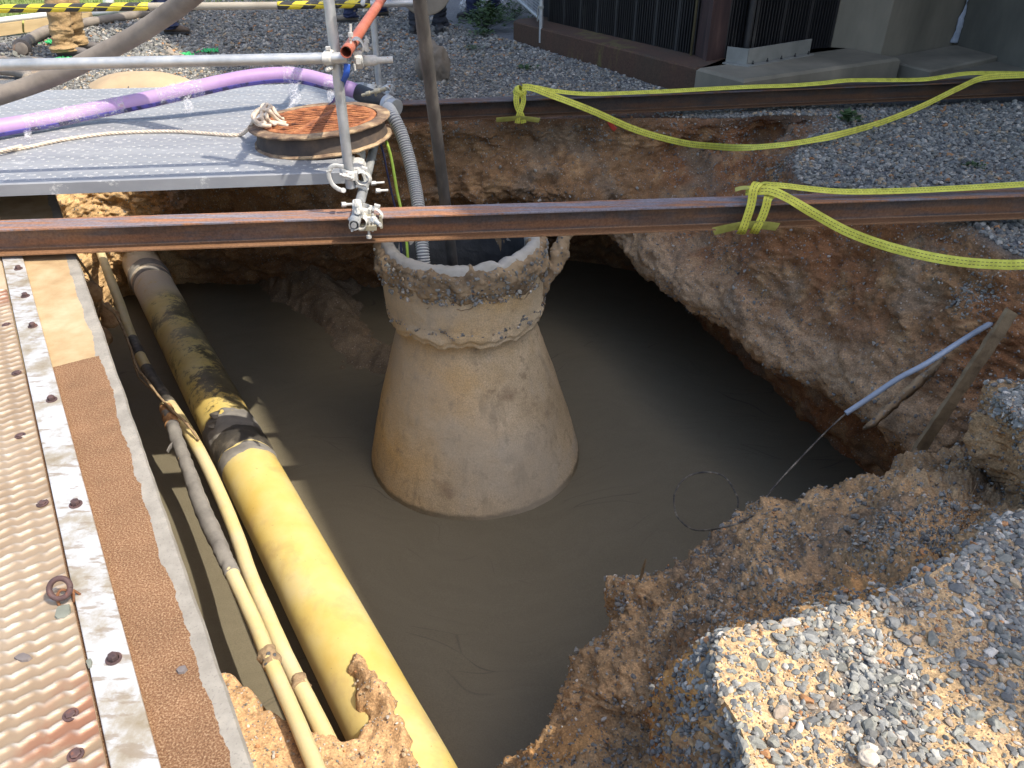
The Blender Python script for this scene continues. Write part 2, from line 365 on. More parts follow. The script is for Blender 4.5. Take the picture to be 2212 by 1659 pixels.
M['beam'] = beam_mat('beam_steel', 1.1); M['beam2'] = beam_mat('dark_beam_steel', .42)
M['galv'] = simple('galvanised_steel', [(.3, (.36, .37, .37)), (.5, (.47, .48, .48)), (.7, (.58, .58, .56))], .5, .55, scale=10, bump=.12, bscale=60, rrange=(.35, .6))
M['galv_paint'] = simple('cream_coupler_steel', [(.3, (.40, .39, .36)), (.5, (.54, .53, .49)), (.7, (.66, .64, .59))], .55, .1, scale=30, bump=.3, bscale=90, speck=(60, .68, (.3, .13, .05), .7))
M['red_tube'] = simple('red_oxide_tube', [(.3, (.32, .085, .05)), (.5, (.42, .125, .075)), (.72, (.48, .19, .13))], .6, .0, scale=6, bump=.15, bscale=80, spec=.4)
M['black'] = simple('black_void', [(.3, (.01, .01, .01)), (.7, (.02, .02, .02))], .9)
M['blackrubber'] = simple('black_rubber', [(.3, (.018, .018, .02)), (.6, (.04, .038, .038)), (.8, (.11, .095, .08))], .55, scale=12, bump=.2)
M['rod'] = simple('dark_steel_rod', [(.3, (.04, .037, .035)), (.5, (.075, .067, .06)), (.7, (.13, .115, .1)), (.8, (.25, .22, .18))], .6, scale=6, bump=.3, stretch=(3, 3, .5))
M['hose_grey'] = simple('dusty_grey_hose', [(.3, (.15, .125, .10)), (.5, (.22, .185, .15)), (.7, (.29, .245, .19))], .85, scale=5, bump=.2)
# planks: galvanised with punched dimples and holes; tc.x along, tc.y across in metres
t = NT('perforated_plank'); v = t.coord('tc'); ob = t.coord('Object')
sx = t.new('ShaderNodeSeparateXYZ'); t.lk(v, sx.inputs[0])
rowi = t.math('FLOOR', t.math('DIVIDE', sx.outputs[1], .038)); off = t.math('MULTIPLY', t.math('MODULO', rowi, 2.0), .5)
fx = t.math('FRACT', t.math('ADD', t.math('DIVIDE', sx.outputs[0], .072), off)); fy = t.math('FRACT', t.math('DIVIDE', sx.outputs[1], .038))
dx = t.math('MULTIPLY', t.math('SUBTRACT', fx, .5), .072); dy = t.math('MULTIPLY', t.math('SUBTRACT', fy, .5), .038)
rad = t.math('SQRT', t.math('ADD', t.math('MULTIPLY', dx, dx), t.math('MULTIPLY', dy, dy)))
# plain strips between the clusters of rows
cl = t.math('FRACT', t.math('DIVIDE', sx.outputs[1], .15)); ok = t.math('GREATER_THAN', cl, .35)
# only on the deck face (tc.z = 1)
ok = t.math('MULTIPLY', ok, t.math('GREATER_THAN', sx.outputs[2], .5))
hole = t.math('MULTIPLY', t.math('LESS_THAN', rad, .0034), ok)
dome = t.math('MULTIPLY', t.ramp(rad, [(.005, 1.0), (.010, 0.0)]), ok)
c = t.ramp(t.noise(t.mapped(ob, (.3, 3, 1)), 3, 8, .65), [(.28, (.20, .21, .225)), (.5, (.265, .272, .285)), (.72, (.34, .345, .35))])
c = t.mix(t.ramp(t.noise(t.mapped(ob, (1, 2.5, 1)), 7, 6, .75), [(.60, 0.0), (.65, .7)]), c, (.62, .61, .58))
c = t.mix(t.math('MULTIPLY', dome, .8), c, (.85, .84, .80))  # bright highlights of the dimples painted into the colour
t.fin(c, t.ramp(t.noise(ob, 12, 5, .6), [(.3, .42), (.7, .65)]), .08, t.bump(dome, 1.0, .004, t.bump(t.noise(ob, 30, 4, .6), .1, .003)))
tr = t.new('ShaderNodeBsdfTransparent'); mx = t.new('ShaderNodeMixShader'); t.lk(hole, mx.inputs[0]); t.lk(t.b.outputs[0], mx.inputs[1]); t.lk(tr.outputs[0], mx.inputs[2]); t.lk(mx.outputs[0], t.out.inputs[0])
M['plank'] = t.m
M['plank_edge'] = simple('plank_edge_steel', [(.3, (.30, .28, .26)), (.5, (.40, .38, .36)), (.7, (.47, .46, .45))], .6, .2, scale=4, bump=.1, stretch=(.5, 1, 1))
# sling webbing: stitched dashes; tc.x along, tc.y across 0..1
t = NT('yellow_webbing'); v = t.coord('tc'); sx = t.new('ShaderNodeSeparateXYZ'); t.lk(v, sx.inputs[0])
d1 = t.math('LESS_THAN', t.math('ABSOLUTE', t.math('SUBTRACT', t.math('ABSOLUTE', t.math('SUBTRACT', sx.outputs[1], .5)), .17)), .032)
das = t.math('LESS_THAN', t.math('FRACT', t.math('MULTIPLY', sx.outputs[0], 60.0)), .62)
c = t.ramp(t.noise(t.coord('Object'), 25, 5, .6), [(.28, (.40, .36, .06)), (.42, (.54, .52, .06)), (.7, (.70, .68, .10))])
c = t.mix(t.math('MULTIPLY', d1, das), c, (.05, .05, .02))
wv = t.math('SINE', t.math('MULTIPLY', sx.outputs[0], 1400.0))
M['web'] = t.fin(c, .7, 0.0, t.bump(wv, .15, .001))
M['web_pad'] = simple('dusty_edge_guard', [(.3, (.25, .23, .05)), (.55, (.42, .40, .09)), (.75, (.5, .48, .16))], .6, scale=12)
M['purple'] = simple('purple_hose', [(.3, (.34, .205, .40)), (.55, (.42, .27, .48)), (.75, (.46, .31, .48))], .5, scale=5, bump=.15, speck=(9, .72, (.5, .3, .25), .5), spec=.4)
M['purple_print'] = simple('purple_hose_print', [(.44, (.05, .045, .11)), (.52, (.12, .10, .42))], .6, scale=4, stretch=(3, 1, 1))
t = NT('clear_wrap'); ob = t.coord('Object'); nz = t.noise(ob, 45, 6, .7, 1.5)
t.fin((.95, .93, .95), .12, 0.0, t.bump(nz, 1.0, .012)); gl = t.new('ShaderNodeBsdfTransparent'); mx = t.new('ShaderNodeMixShader')
t.lk(t.ramp(nz, [(.48, .06), (.68, .6)]), mx.inputs[0]); t.lk(gl.outputs[0], mx.inputs[1]); t.lk(t.b.outputs[0], mx.inputs[2]); t.lk(mx.outputs[0], t.out.inputs[0])
M['wrap'] = t.m
M['rope'] = simple('cotton_rope', [(.3, (.50, .40, .30)), (.6, (.68, .57, .45)), (.8, (.72, .62, .52))], .9, scale=40, bump=.8, bscale=160, bdist=.004)
M['twine'] = simple('dirty_twine', [(.3, (.20, .13, .07)), (.6, (.36, .25, .14))], .9, scale=30, bump=.6)
# corrugated hose
t = NT('corrugated_hose'); v = t.coord('tc'); sx = t.new('ShaderNodeSeparateXYZ'); t.lk(v, sx.inputs[0])
c = t.ramp(sx.outputs[2], [(.0, (.03, .035, .06)), (.0335, (.04, .045, .07)), (.0365, (.62, .62, .58)), (.04, (.70, .69, .64))])
M['corr'] = t.fin(c, .55)
M['lime'] = simple('lime_cord', [(.3, (.33, .5, .05)), (.7, (.45, .62, .09))], .6)
M['navy_cord'] = simple('navy_cord', [(.3, (.01, .012, .05)), (.7, (.02, .025, .09))], .6)
M['blue'] = simple('blue_tape', [(.3, (.02, .08, .42)), (.7, (.04, .14, .6))], .5, scale=8)
M['pvc'] = simple('grey_conduit', [(.3, (.26, .30, .36)), (.6, (.33, .38, .45)), (.8, (.42, .45, .48))], .45, scale=8, bump=.08)
M['wire'] = simple('muddy_black_wire', [(.35, (.02, .019, .02)), (.52, (.10, .088, .07)), (.66, (.30, .26, .20))], .6, scale=14)
M['wood'] = simple('muddy_lath', [(.3, (.11, .075, .04)), (.5, (.20, .145, .08)), (.7, (.27, .20, .115))], .9, scale=5, stretch=(2, 2, 2), bump=.5, bscale=60)
M['lumber'] = simple('pale_timber', [(.3, (.42, .30, .15)), (.6, (.55, .41, .22)), (.8, (.5, .33, .14))], .8, scale=4, stretch=(.6, .6, 4), bump=.2)
M['whitepipe'] = simple('white_plastic_pipe', [(.3, (.62, .62, .58)), (.7, (.75, .74, .70))], .5)
# yellow pipes. tc.x along pipe metres
def pipe_mat(name, big):
    t = NT(name); v = t.coord('tc'); ob = t.coord('Object'); sx = t.new('ShaderNodeSeparateXYZ'); t.lk(v, sx.inputs[0])
    c = t.ramp(t.noise(ob, 1.7, 7, .6), [(.28, (.52, .35, .12)), (.42, (.60, .43, .11)), (.55, (.64, .50, .17)), (.68, (.64, .53, .27)), (.8, (.66, .57, .36))])
    c = t.mix(t.ramp(t.noise(ob, 5, 7, .65), [(.52, 0.0), (.70, .6)]), c, (.42, .27, .12))
    c = t.mix(t.ramp(t.noise(ob, 70, 3, .6), [(.70, 0.0), (.75, .7)]), c, (.12, .08, .03))
    if big:
        zone = t.ramp(t.math('DIVIDE', sx.outputs[0], 10.0), [(.0, 0.0), (.24, 0.0), (.262, 1.0), (.43, 1.0), (.47, .6), (.50, .0)])   # tar mottled length
        side = t.ramp(sx.outputs[1], [(.35, 0.0), (.50, .14), (.70, .07), (.86, -.08)])
        tar = t.ramp(t.math('ADD', t.noise(t.mapped(ob, (1, 1, 1), (0, 0, R(-32))), 4.5, 9, .8), side), [(.52, 0.0), (.585, 1.0)])
        c = t.mix(t.math('MULTIPLY', tar, t.math('MULTIPLY', zone, .93)), c, (.042, .036, .025))
        far = t.ramp(t.math('DIVIDE', sx.outputs[0], 10.0), [(.0, 1.0), (.235, 1.0), (.262, .0)])
        c = t.mix(t.math('MULTIPLY', far, t.ramp(t.noise(ob, 9, 7, .7), [(.3, 1.0), (.6, .85), (.68, .2)])), c, (.60, .52, .42))
        b = t.bump(t.math('MULTIPLY', far, t.noise(ob, 50, 5, .7)), .9, .02)
        b = t.bump(t.noise(ob, 40, 5, .6), .12, .004, b)
    else:
        tar = t.ramp(t.noise(ob, 8, 6, .65), [(.60, 0.0), (.66, .7)])
        c = t.mix(tar, c, (.45, .36, .24)); b = t.bump(t.noise(ob, 60, 5, .6), .25, .004)
    if not big: c = t.mix(t.ramp(t.noise(ob, 2.6, 6, .65), [(.35, .25), (.65, .75)]), c, (.64, .55, .36))
    else: c = t.mix(t.ramp(t.noise(t.mapped(ob, loc=(4, 2, 1)), 1.3, 6, .6), [(.45, 0.0), (.7, .45)]), c, (.66, .57, .34))
    return t.fin(c, .5, 0.0, b, .4)
M['pipe_big'] = pipe_mat('yellow_main', True); M['pipe_small'] = pipe_mat('yellow_service', False)
M['tapegrey'] = simple('grey_tape_wrap', [(.3, (.12, .11, .10)), (.5, (.2, .185, .165)), (.68, (.26, .24, .21)), (.75, (.42, .26, .13))], .8, scale=7, bump=.5, bscale=30)
M['tapeblack'] = simple('black_tape_wrap', [(.3, (.03, .027, .023)), (.52, (.06, .052, .042)), (.68, (.18, .155, .12))], .6, scale=9, bump=.4, bscale=30)
M['navy'] = simple('navy_cloth', [(.3, (.012, .018, .05)), (.7, (.028, .038, .09))], .9, scale=9, bump=.5, bscale=30)
M['charcoal'] = simple('charcoal_cloth', [(.3, (.01, .012, .018)), (.7, (.03, .033, .042))], .9, scale=9, bump=.5, bscale=30)
M['khaki'] = simple('khaki_cloth', [(.3, (.30, .19, .085)), (.7, (.40, .27, .13))], .9, scale=7, bump=.7, bscale=14, bdist=.03)
M['brownboot'] = simple('brown_leather', [(.3, (.07, .045, .03)), (.7, (.13, .09, .06))], .7, scale=12)
M['tanboot'] = simple('tan_leather', [(.3, (.15, .12, .09)), (.7, (.24, .2, .15))], .7, scale=12)
M['greyboot'] = simple('grey_leather', [(.3, (.09, .08, .075)), (.7, (.16, .14, .13))], .7, scale=12)
M['blackboot'] = simple('black_leather', [(.3, (.012, .012, .013)), (.7, (.03, .03, .032))], .55, scale=12)
M['skin'] = simple('skin', [(.3, (.42, .25, .17)), (.7, (.5, .31, .22))], .6)
M['hivis'] = simple('lime_vest', [(.3, (.45, .55, .06)), (.7, (.55, .65, .09))], .8)
M['helmet'] = simple('white_helmet', [(.3, (.7, .7, .68)), (.7, (.78, .78, .76))], .35)
M['whitebag'] = simple('white_plastic', [(.3, (.5, .5, .5)), (.7, (.68, .68, .68))], .5, bump=.6, bscale=25, bdist=.02)
M['leaf'] = simple('weed_leaf', [(.3, (.022, .05, .014)), (.7, (.06, .11, .03))], .7, scale=14)
M['grassm'] = simple('grass_blade', [(.3, (.10, .16, .035)), (.6, (.19, .26, .06)), (.8, (.33, .33, .15))], .8, scale=3)
M['greenpaint'] = simple('green_marking', [(.3, (.03, .35, .10)), (.7, (.06, .5, .16))], .8, scale=30)
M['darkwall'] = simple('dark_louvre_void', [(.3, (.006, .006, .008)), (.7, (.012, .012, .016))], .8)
M['slat'] = simple('dark_louvre_slat', [(.3, (.009, .009, .010)), (.6, (.02, .019, .019)), (.75, (.07, .065, .055))], .6, scale=5, stretch=(3, 3, .4))
M['rustcol'] = simple('maroon_rusted_column', [(.3, (.022, .012, .012)), (.55, (.05, .025, .022)), (.8, (.10, .055, .045))], .8, scale=4, stretch=(3, 3, .5))
M['bracket'] = simple('galvanised_bracket', [(.3, (.20, .20, .18)), (.7, (.30, .30, .27))], .6, .3, scale=5)
M['alu'] = NT('dusty_aluminium_strip'); t = M['alu']; v = t.coord('Object'); 
c = t.ramp(t.noise(v, 6, 8, .68), [(.34, (.27, .215, .135)), (.45, (.38, .34, .275)), (.52, (.49, .485, .47)), (.75, (.57, .57, .57))])
c = t.mix(t.ramp(t.noise(t.mapped(v, (1.5, 5, 1), (0, 0, R(-20))), 9, 5, .6), [(.55, 0.0), (.62, .75)]), c, (.27, .21, .145))
M['alu'] = t.fin(c, .5, .2, t.bump(t.noise(v, 40, 5, .6), .15, .003))
t = NT('tread_plate_steel'); v = t.coord('Object'); tc = t.coord('tc'); sx = t.new('ShaderNodeSeparateXYZ'); t.lk(tc, sx.inputs[0])
c = t.ramp(t.noise(v, 3, 8, .6), [(.3, (.27, .185, .11)), (.5, (.36, .26, .165)), (.7, (.42, .325, .225))])
rus = t.math('MULTIPLY', t.ramp(t.noise(v, 6, 5, .6), [(.40, 0.0), (.5, .85)]), sx.outputs[1])
c = t.mix(rus, c, (.30, .13, .07)); c = t.mix(t.math('MULTIPLY', t.math('POWER', sx.outputs[2], 1.6), .8), c, (.74, .68, .58))  # bare metal crests over tan dirt, their highlights and trough shade painted in too
M['tread'] = t.fin(c, t.math('SUBTRACT', .55, t.math('MULTIPLY', sx.outputs[2], .2)), .35, t.bump(t.noise(v, 60, 4, .6), .15, .002))
M['rustbolt'] = simple('rusty_bolt', [(.3, (.05, .03, .03)), (.6, (.10, .055, .05)), (.8, (.26, .09, .04))], .7, scale=40, bump=.3)

M['disc'] = simple('dusty_round_board', [(.3, (.14, .125, .10)), (.7, (.21, .19, .155))], .9, scale=8)
M['shade_roof'] = simple('grey_shade_roofing', [(.3, (.1, .1, .1)), (.7, (.16, .16, .155))], .9)
# hazard striped rail tc.x along, tc.y around
t = NT('hazard_striped_tube'); tc = t.coord('tc'); sx = t.new('ShaderNodeSeparateXYZ'); t.lk(tc, sx.inputs[0])
ph = t.math('FRACT', t.math('SUBTRACT', t.math('MULTIPLY', sx.outputs[0], 5.6), t.math('MULTIPLY', sx.outputs[1], -1.0)))
st = t.math('LESS_THAN', ph, .5); c = t.mix(st, (.70, .55, .03), (.035, .033, .03))
c = t.mix(t.ramp(t.noise(t.coord('Object'), 22, 5, .7), [(.60, 0.0), (.66, .6)]), c, (.4, .36, .25))
M['hazard'] = t.fin(c, .5)
M['railtube'] = simple('weathered_rail_tube', [(.3, (.30, .26, .20)), (.7, (.42, .37, .29))], .7, .1, scale=5)
# ================================================================ the pit and the ground
FILL = -1.85; BOT = -2.05; G0 = -0.02
E0 = V(555, 1659); E1 = V(185, 600); ea = (E1 - E0) / np.linalg.norm(E1 - E0); en = np.array((-ea[1], ea[0], 0))   # en points left
def st(rim, step, mid, lip, under=None, bottom=None, back=.35):
    rim, step, mid, lip = [np.array(p, float) for p in (rim, step, mid, lip)]
    o = lip[:2] - np.array((-.55, 3.9)); o /= np.linalg.norm(o)
    if under is None: under = (*(lip[:2] + o * back * .6), lip[2] - .35)
    if bottom is None: bottom = (*(lip[:2] + o * back), BOT)
    return [rim, step, mid, lip, np.array(under, float), np.array(bottom, float)]
ST = [
 st((-.85, .45, -.05), (-.78, .6, -.4), (-.7, .8, -.8), (-.6, 1.0, -1.15), (-.6, 1.1, -1.5), (-.6, 1.2, BOT)),
 st((.25, .35, G0), (.18, .55, -.3), (.08, .95, -.7), V(1085, 1680, -1.15), back=.25),
 st(V(1612, 1659), V(1612, 1659) + (-.03, .03, -.38), V(1430, 1640, -.85), V(1180, 1575, -1.15), back=.25),
 st(V(1550, 1480), V(1550, 1480) + (-.04, .05, -.36), V(1390, 1520, -.85), V(1215, 1470, -1.12), back=.3),
 st(V(1562, 1372), V(1562, 1372) + (-.04, .08, -.34), V(1440, 1390, -.80), V(1318, 1345, -1.05), back=.3),
 st(V(1660, 1350), V(1660, 1350) + (-.02, .10, -.30), V(1510, 1300, -.72), V(1326, 1268, -1.0), back=.3),
 st(V(1730, 1335), V(1730, 1335) + (-.02, .10, -.26), V(1610, 1262, -.62), V(1440, 1250, -.92), back=.3),
 st(V(1800, 1320), V(1800, 1320) + (-.02, .10, -.22), V(1690, 1225, -.55), V(1545, 1150, -.85), back=.35),
 st(V(1960, 1268), V(1960, 1268) + (-.03, .10, -.18), V(1830, 1160, -.45), V(1690, 1090, -.72), back=.4),
 st(V(2062, 1208), V(2062, 1208) + (-.03, .08, -.16), V(1965, 1085, -.36), V(1870, 1037, -.60), back=.45),
 st(V(2105, 1182), V(2105, 1182) + (-.02, .06, -.15), V(2070, 1060, -.38), V(2005, 1005, -.58), back=.5),
 st(V(2165, 1125), V(2165, 1125) + (-.03, .05, -.18), V(2118, 1050, -.42), V(2080, 978, -.60), back=.5),
 st(V(2280, 1095), V(2270, 1100, -.2), V(2150, 1040, -.50), V(2105, 968, -.64), back=.5),
 st((1.72, 1.80, G0), (1.68, 1.84, -.2), V(2148, 985, -.50), V(2118, 960, -.70), back=.45),
 st(V(2180, 882), V(2158, 915, -.16), V(2135, 955, -.46), V(2124, 962, -.78), back=.4),
 st(V(2222, 846), V(2222, 852, -.25), V(2216, 868, -.6), V(2205, 890, -.95), back=.4),
 st((2.6, 2.35, G0), (2.6, 2.45, -.3), (2.6, 2.55, -.7), (2.6, 2.6, -1.05), (2.8, 2.6, -1.4), (3., 2.6, BOT)),
 st((3.0, 2.9, G0), (2.9, 2.9, -.3), (2.8, 2.9, -.7), (2.7, 2.95, -1.05), (3.0, 3.1, -1.4), (3.2, 3.2, BOT)),
 st(V(2225, 560), V(2190, 640, -.14), V(2120, 790, -.48), V(2040, 985, -.94), back=.9),
 st(V(2080, 480), V(2040, 570, -.14), V(1970, 700, -.43), V(1880, 890, -.92), back=.9),
 st(V(1900, 420), V(1860, 520, -.20), V(1810, 640, -.48), V(1760, 815, -.93), back=.9),
 st(V(1730, 390), V(1700, 470, -.24), V(1655, 585, -.53), V(1600, 730, -.93), back=.9),
 st(V(1735, 310), V(1650, 400, -.30), V(1540, 520, -.62), V(1470, 640, -.95), back=1.0),
 st(V(1800, 252), V(1610, 312, -.26), V(1440, 440, -.56), V(1385, 575, -.98), back=1.1),
 st((1.55, 5.98, G0), V(1420, 325, -.26), V(1345, 425, -.55), V(1335, 525, -.92), back=1.4),
 st((.85, 5.98, G0), V(1250, 320, -.24), V(1230, 425, -.55), V(1250, 470, -.88), back=1.4),
 st((.1, 5.95, G0), V(1110, 320, -.24), V(1100, 425, -.56), V(1100, 455, -.90), back=1.2),
 st((-.55, 5.95, G0), V(950, 330, -.26), V(940, 425, -.58), V(935, 462, -.82), (-.65, 6.6, -1.5), (-.65, 7.1, BOT)),
 st((-1.4, 5.95, G0), (-1.4, 5.85, -.4), (-1.4, 6.05, -.9), (-1.45, 6.35, -1.3), (-1.5, 6.7, -1.6), (-1.5, 7.0, BOT)),
 st((-2.5, 5.95, G0), (-2.5, 5.9, -.4), (-2.5, 6.1, -.8), (-2.6, 6.4, -1.25), (-2.7, 6.75, -1.6), (-2.7, 7.05, BOT)),
 st((-3.1, 6.5, G0), (-3.1, 6.4, -.4), (-3.15, 6.4, -.8), (-3.25, 6.5, -1.2), (-3.35, 6.75, -1.5), (-3.4, 7.0, BOT)),
 st((-3.9, 6.6, G0), (-3.8, 6.35, -.4), (-3.7, 6.25, -.8), (-3.65, 6.3, -1.2), (-3.7, 6.4, -1.5), (-3.8, 6.5, BOT)),
 st((-4.2, 5.6, -.22), (-4.0, 5.6, -.5), (-3.8, 5.6, -.9), (-3.65, 5.55, -1.3), (-3.6, 5.5, -1.7), (-3.6, 5.5, BOT)),
 st((-3.5, 4.4, -.22), (-3.45, 4.4, -.5), (-3.4, 4.4, -.9), (-3.3, 4.4, -1.3), (-3.3, 4.4, -1.7), (-3.3, 4.4, BOT)),
 st((-2.7, 3.0, -.22), (-2.65, 3.0, -.5), (-2.6, 3.0, -.9), (-2.55, 3.0, -1.3), (-2.5, 3.0, -1.7), (-2.5, 3.0, BOT)),
 st((-2.0, 1.9, -.22), (-1.95, 1.9, -.5), (-1.95, 1.95, -.9), (-1.9, 2.0, -1.3), (-1.9, 2.0, -1.7), (-1.9, 2.0, BOT)),
 st((-1.4, .9, -.22), (-1.35, 1.0, -.5), (-1.3, 1.1, -.9), (-1.25, 1.2, -1.3), (-1.2, 1.3, -1.7), (-1.2, 1.3, BOT)),
]
# outward rings for the ground surface are joined on top of the pit profile
NA, NP = 1250, 230
S = catmull(np.array(ST), NA, True)                      # NA x 6 x 3
prof = np.stack([catmull(S[i], NP) for i in range(NA)])  # NA x NP x 3
tt = np.linspace(0, 1, NP)[None, :].repeat(NA, 0)
def normals(G):
    du = np.roll(G, -1, 0) - np.roll(G, 1, 0); dv = np.gradient(G, axis=1); n = np.cross(du, dv)
    return n / (np.linalg.norm(n, axis=2)[:, :, None] + 1e-9)
Nn = normals(prof); cen = np.array((-.55, 3.9, -1.0))
if (Nn * (cen - prof)).sum(2).mean() < 0: Nn = -Nn
flatP = prof.reshape(-1, 3)
amp = (sstep(0, .10, tt) * (1 - .55 * sstep(.85, 1, tt))).reshape(-1)
big = fbm(flatP, 2.3, 3); med = fbm(flatP + 31, 7.5, 4, .55); fine = fbm(flatP + 77, 34, 3, .6)
ridg = 1 - np.abs(fbm(flatP + 9, 3.4, 3)) * 2
nbk = sstep(2.9, 2.4, flatP[:, 1]) * sstep(-.3, .1, flatP[:, 0])
disp = (big * .06 * (1 - .45 * nbk) + med * .042 * (1 - .4 * nbk) + fine * .016 * (1 + .3 * nbk) + np.clip(ridg, -1, 1) * .025) * (0.25 + .75 * amp) * (.3 + .7 * sstep(0, .04, tt.reshape(-1))) * (1 - .45 * np.exp(-((tt.reshape(-1) - .58) / .10) ** 2) * sstep(.6, 1.0, flatP[:, 0]) * (1 - nbk))
# a few burrow-like hollows under the far wall
for (u, v, z, r_, dp) in ((1075, 428, -.70, .08, .13), (1165, 424, -.68, .08, .15), (1185, 412, -.62, .05, .10), (1235, 430, -.7, .09, .12), (1650, 300, -.2, .15, .12), (1500, 470, -.5, .16, .09)):
    c = V(u, v, z); d = np.linalg.norm(flatP - c, axis=1); disp -= dp * np.exp(-(d / r_) ** 2)
# soil knobs and ledges
for (u, v, z, r_, dp) in ((1285, 440, -.6, .10, .10), (1330, 430, -.6, .1, .09), (1590, 560, -.45, .22, .12), (1690, 500, -.3, .2, .08), (1700, 620, -.6, .12, .09), (1500, 1500, -.3, .08, .07), (1600, 1170, -.55, .12, .06), (2090, 960, -.3, .1, .12), (1560, 330, -.3, .2, .1), (1200, 1580, -.9, .15, .07)):
    c = V(u, v, z); d = np.linalg.norm(flatP - c, axis=1); disp += dp * np.exp(-(d / r_) ** 2)
prof2 = (flatP + Nn.reshape(-1, 3) * disp[:, None]).reshape(NA, NP, 3)
prof2[:, :, 2] = np.where(tt < .02, np.minimum(prof2[:, :, 2], G0 + .03), prof2[:, :, 2])
# ---- soil colours
def soil_color(P, t):
    n1 = fbm(P + 3, 1.6, 5, .6); n2 = fbm(P + 50, 5, 5, .6); x, y = P[:, 0], P[:, 1]
    red = np.array((.215, .108, .054)); brown = np.array((.215, .135, .075)); tan = np.array((.40, .275, .155)); org = np.array((.46, .25, .09)); grey = np.array((.215, .18, .14))
    nearb = sstep(2.75, 2.3, y) * sstep(-1, 0, x)
    right = sstep(.9, 1.4, x) * (1 - nearb)
    c = np.tile(brown, (len(P), 1))
    a = right * sstep(-.55, .35, n1 + .1); c = c * (1 - a[:, None]) + red * a[:, None]
    a = sstep(.1, .7, n2) * .55; c = c * (1 - a[:, None]) + tan * a[:, None]
    lip = np.exp(-((t - .57) / .10) ** 2) * (1 - nearb) * sstep(.5, .9, x) * .8; c = c * (1 - lip[:, None]) + np.array((.46, .35, .235)) * lip[:, None]
    nb = np.array((.34, .235, .135)) * (1 + .35 * n2[:, None]); c = c * (1 - nearb[:, None]) + nb * nearb[:, None]
    a = nearb * sstep(.25, .6, n1); c = c * (1 - a[:, None] * .6) + np.array((.155, .125, .10)) * a[:, None] * .6
    lo = nearb * sstep(1.9, 1.2, y) * sstep(-.1, .4, n1 + n2 * .4); c = c * (1 - lo[:, None]) + org * lo[:, None]
    a = sstep(.15, .55, fbm(P + 80, 2.4, 4)) * .6 * (1 - nearb); c = c * (1 - a[:, None]) + grey * a[:, None] * .9
    far = sstep(-2.9, -3.3, x); c = c * (1 - far[:, None]) + np.array((.50, .36, .20)) * far[:, None]
    return np.clip(c, .02, 1)
# ---- outward ground rings
rim = prof2[:, 0].copy(); rimc = rim[:, :2].mean(0)
oc = np.array((-.4, 3.6)); od = rim[:, :2] - oc; od /= np.linalg.norm(od, axis=1)[:, None]
# smoothed outward direction
K = 61; ker = np.ones(K) / K
od = np.stack([np.convolve(np.concatenate([od[-30:, i], od[:, i], od[:30, i]]), ker, 'valid') for i in (0, 1)], 1); od /= np.linalg.norm(od, axis=1)[:, None]
dists = np.concatenate([[0.0], .012 * 1.085 ** np.arange(0, 118)]); dists = dists[dists < 160]; dists = np.append(dists, 170)
GR = np.zeros((NA, len(dists), 3))
for j, d in enumerate(dists):
    w = sstep(1.0, 8.0, d); dirn = od * (1 - w) + (rim[:, :2] - oc) / np.linalg.norm(rim[:, :2] - oc, axis=1)[:, None] * w
    GR[:, j, :2] = rim[:, :2] + dirn * d
    zt = np.where(rim[:, 2] < -.15, rim[:, 2] * (1 - sstep(.2, 1, d)) + (G0 - .03) * sstep(.2, 1, d), rim[:, 2] * (1 - sstep(0, .25, d)) + G0 * sstep(0, .25, d))
    GR[:, j, 2] = zt
gf = GR.reshape(-1, 3).copy(); dd = np.tile(dists, NA)
hz = fbm(gf * (1, 1, 0) + 5, .8, 4) * .025 * np.minimum(1, .25 + dd * 2) * (dd < 30); hz += fbm(gf * (1, 1, 0) + 5, 9, 3) * .006 * (dd < 6)
gf[:, 2] += np.where(dd > 0, hz, 0)
GR = gf.reshape(NA, len(dists), 3)
def ground_color(P):
    x, y = P[:, 0], P[:, 1]; n = fbm(P * (1, 1, 0) + 20, 1.1, 5, .6); n2 = fbm(P * (1, 1, 0) + 60, 4.5, 4, .6)
    gv = np.array((.125, .130, .135)); sand = np.array((.54, .37, .20)); redd = np.array((.22, .12, .07))
    c = np.tile(gv, (len(P), 1))
    near = sstep(2.4, 1.9, y) * sstep(-.2, .2, x); a = near * sstep(-.75, .1, n2 + .35 * n); c = c * (1 - a[:, None]) + sand * a[:, None]
    mid = sstep(3.2, 3.6, y) * sstep(1.5, 1.8, x) * sstep(6, 5, y); a = mid * sstep(.05, .5, n2) * .5; c = c * (1 - a[:, None]) + np.array((.3, .23, .16)) * a[:, None]
    far = sstep(5.8, 5.95, y) * sstep(6.9, 6.3, y + .4 * n) * sstep(-3, -2, x) * sstep(2.2, 1.2, x); c = c * (1 - far[:, None] * .8) + redd * far[:, None] * .8
    lf = sstep(-1.5, -3, x) * sstep(6.4, 7, y); a = lf * sstep(.2, .6, n2) * .4; c = c * (1 - a[:, None]) + sand * a[:, None]
    _b0 = V(-80, 90, 0); _b1 = V(205, 50, 0); _d = (_b1 - _b0) / np.linalg.norm(_b1 - _b0); gr = np.maximum(sstep(0, .25, (P[:, :2] - _b0[:2]) @ np.array((-_d[1], _d[0]))) * sstep(-4.9, -5.3, x), sstep(12.6, 13.2, y) * sstep(-3, -4, x)); c = c * (1 - gr[:, None]) + np.array((.17, .21, .06)) * gr[:, None]
    a = sstep(15, 40, np.hypot(x, y)); c = c * (1 - a[:, None]) + np.array((.14, .17, .07)) * a[:, None]
    return np.clip(c, .01, 1)
sc = soil_color(prof2.reshape(-1, 3), tt.reshape(-1)).reshape(NA, NP, 3); gc = ground_color(GR.reshape(-1, 3)).reshape(NA, len(dists), 3)
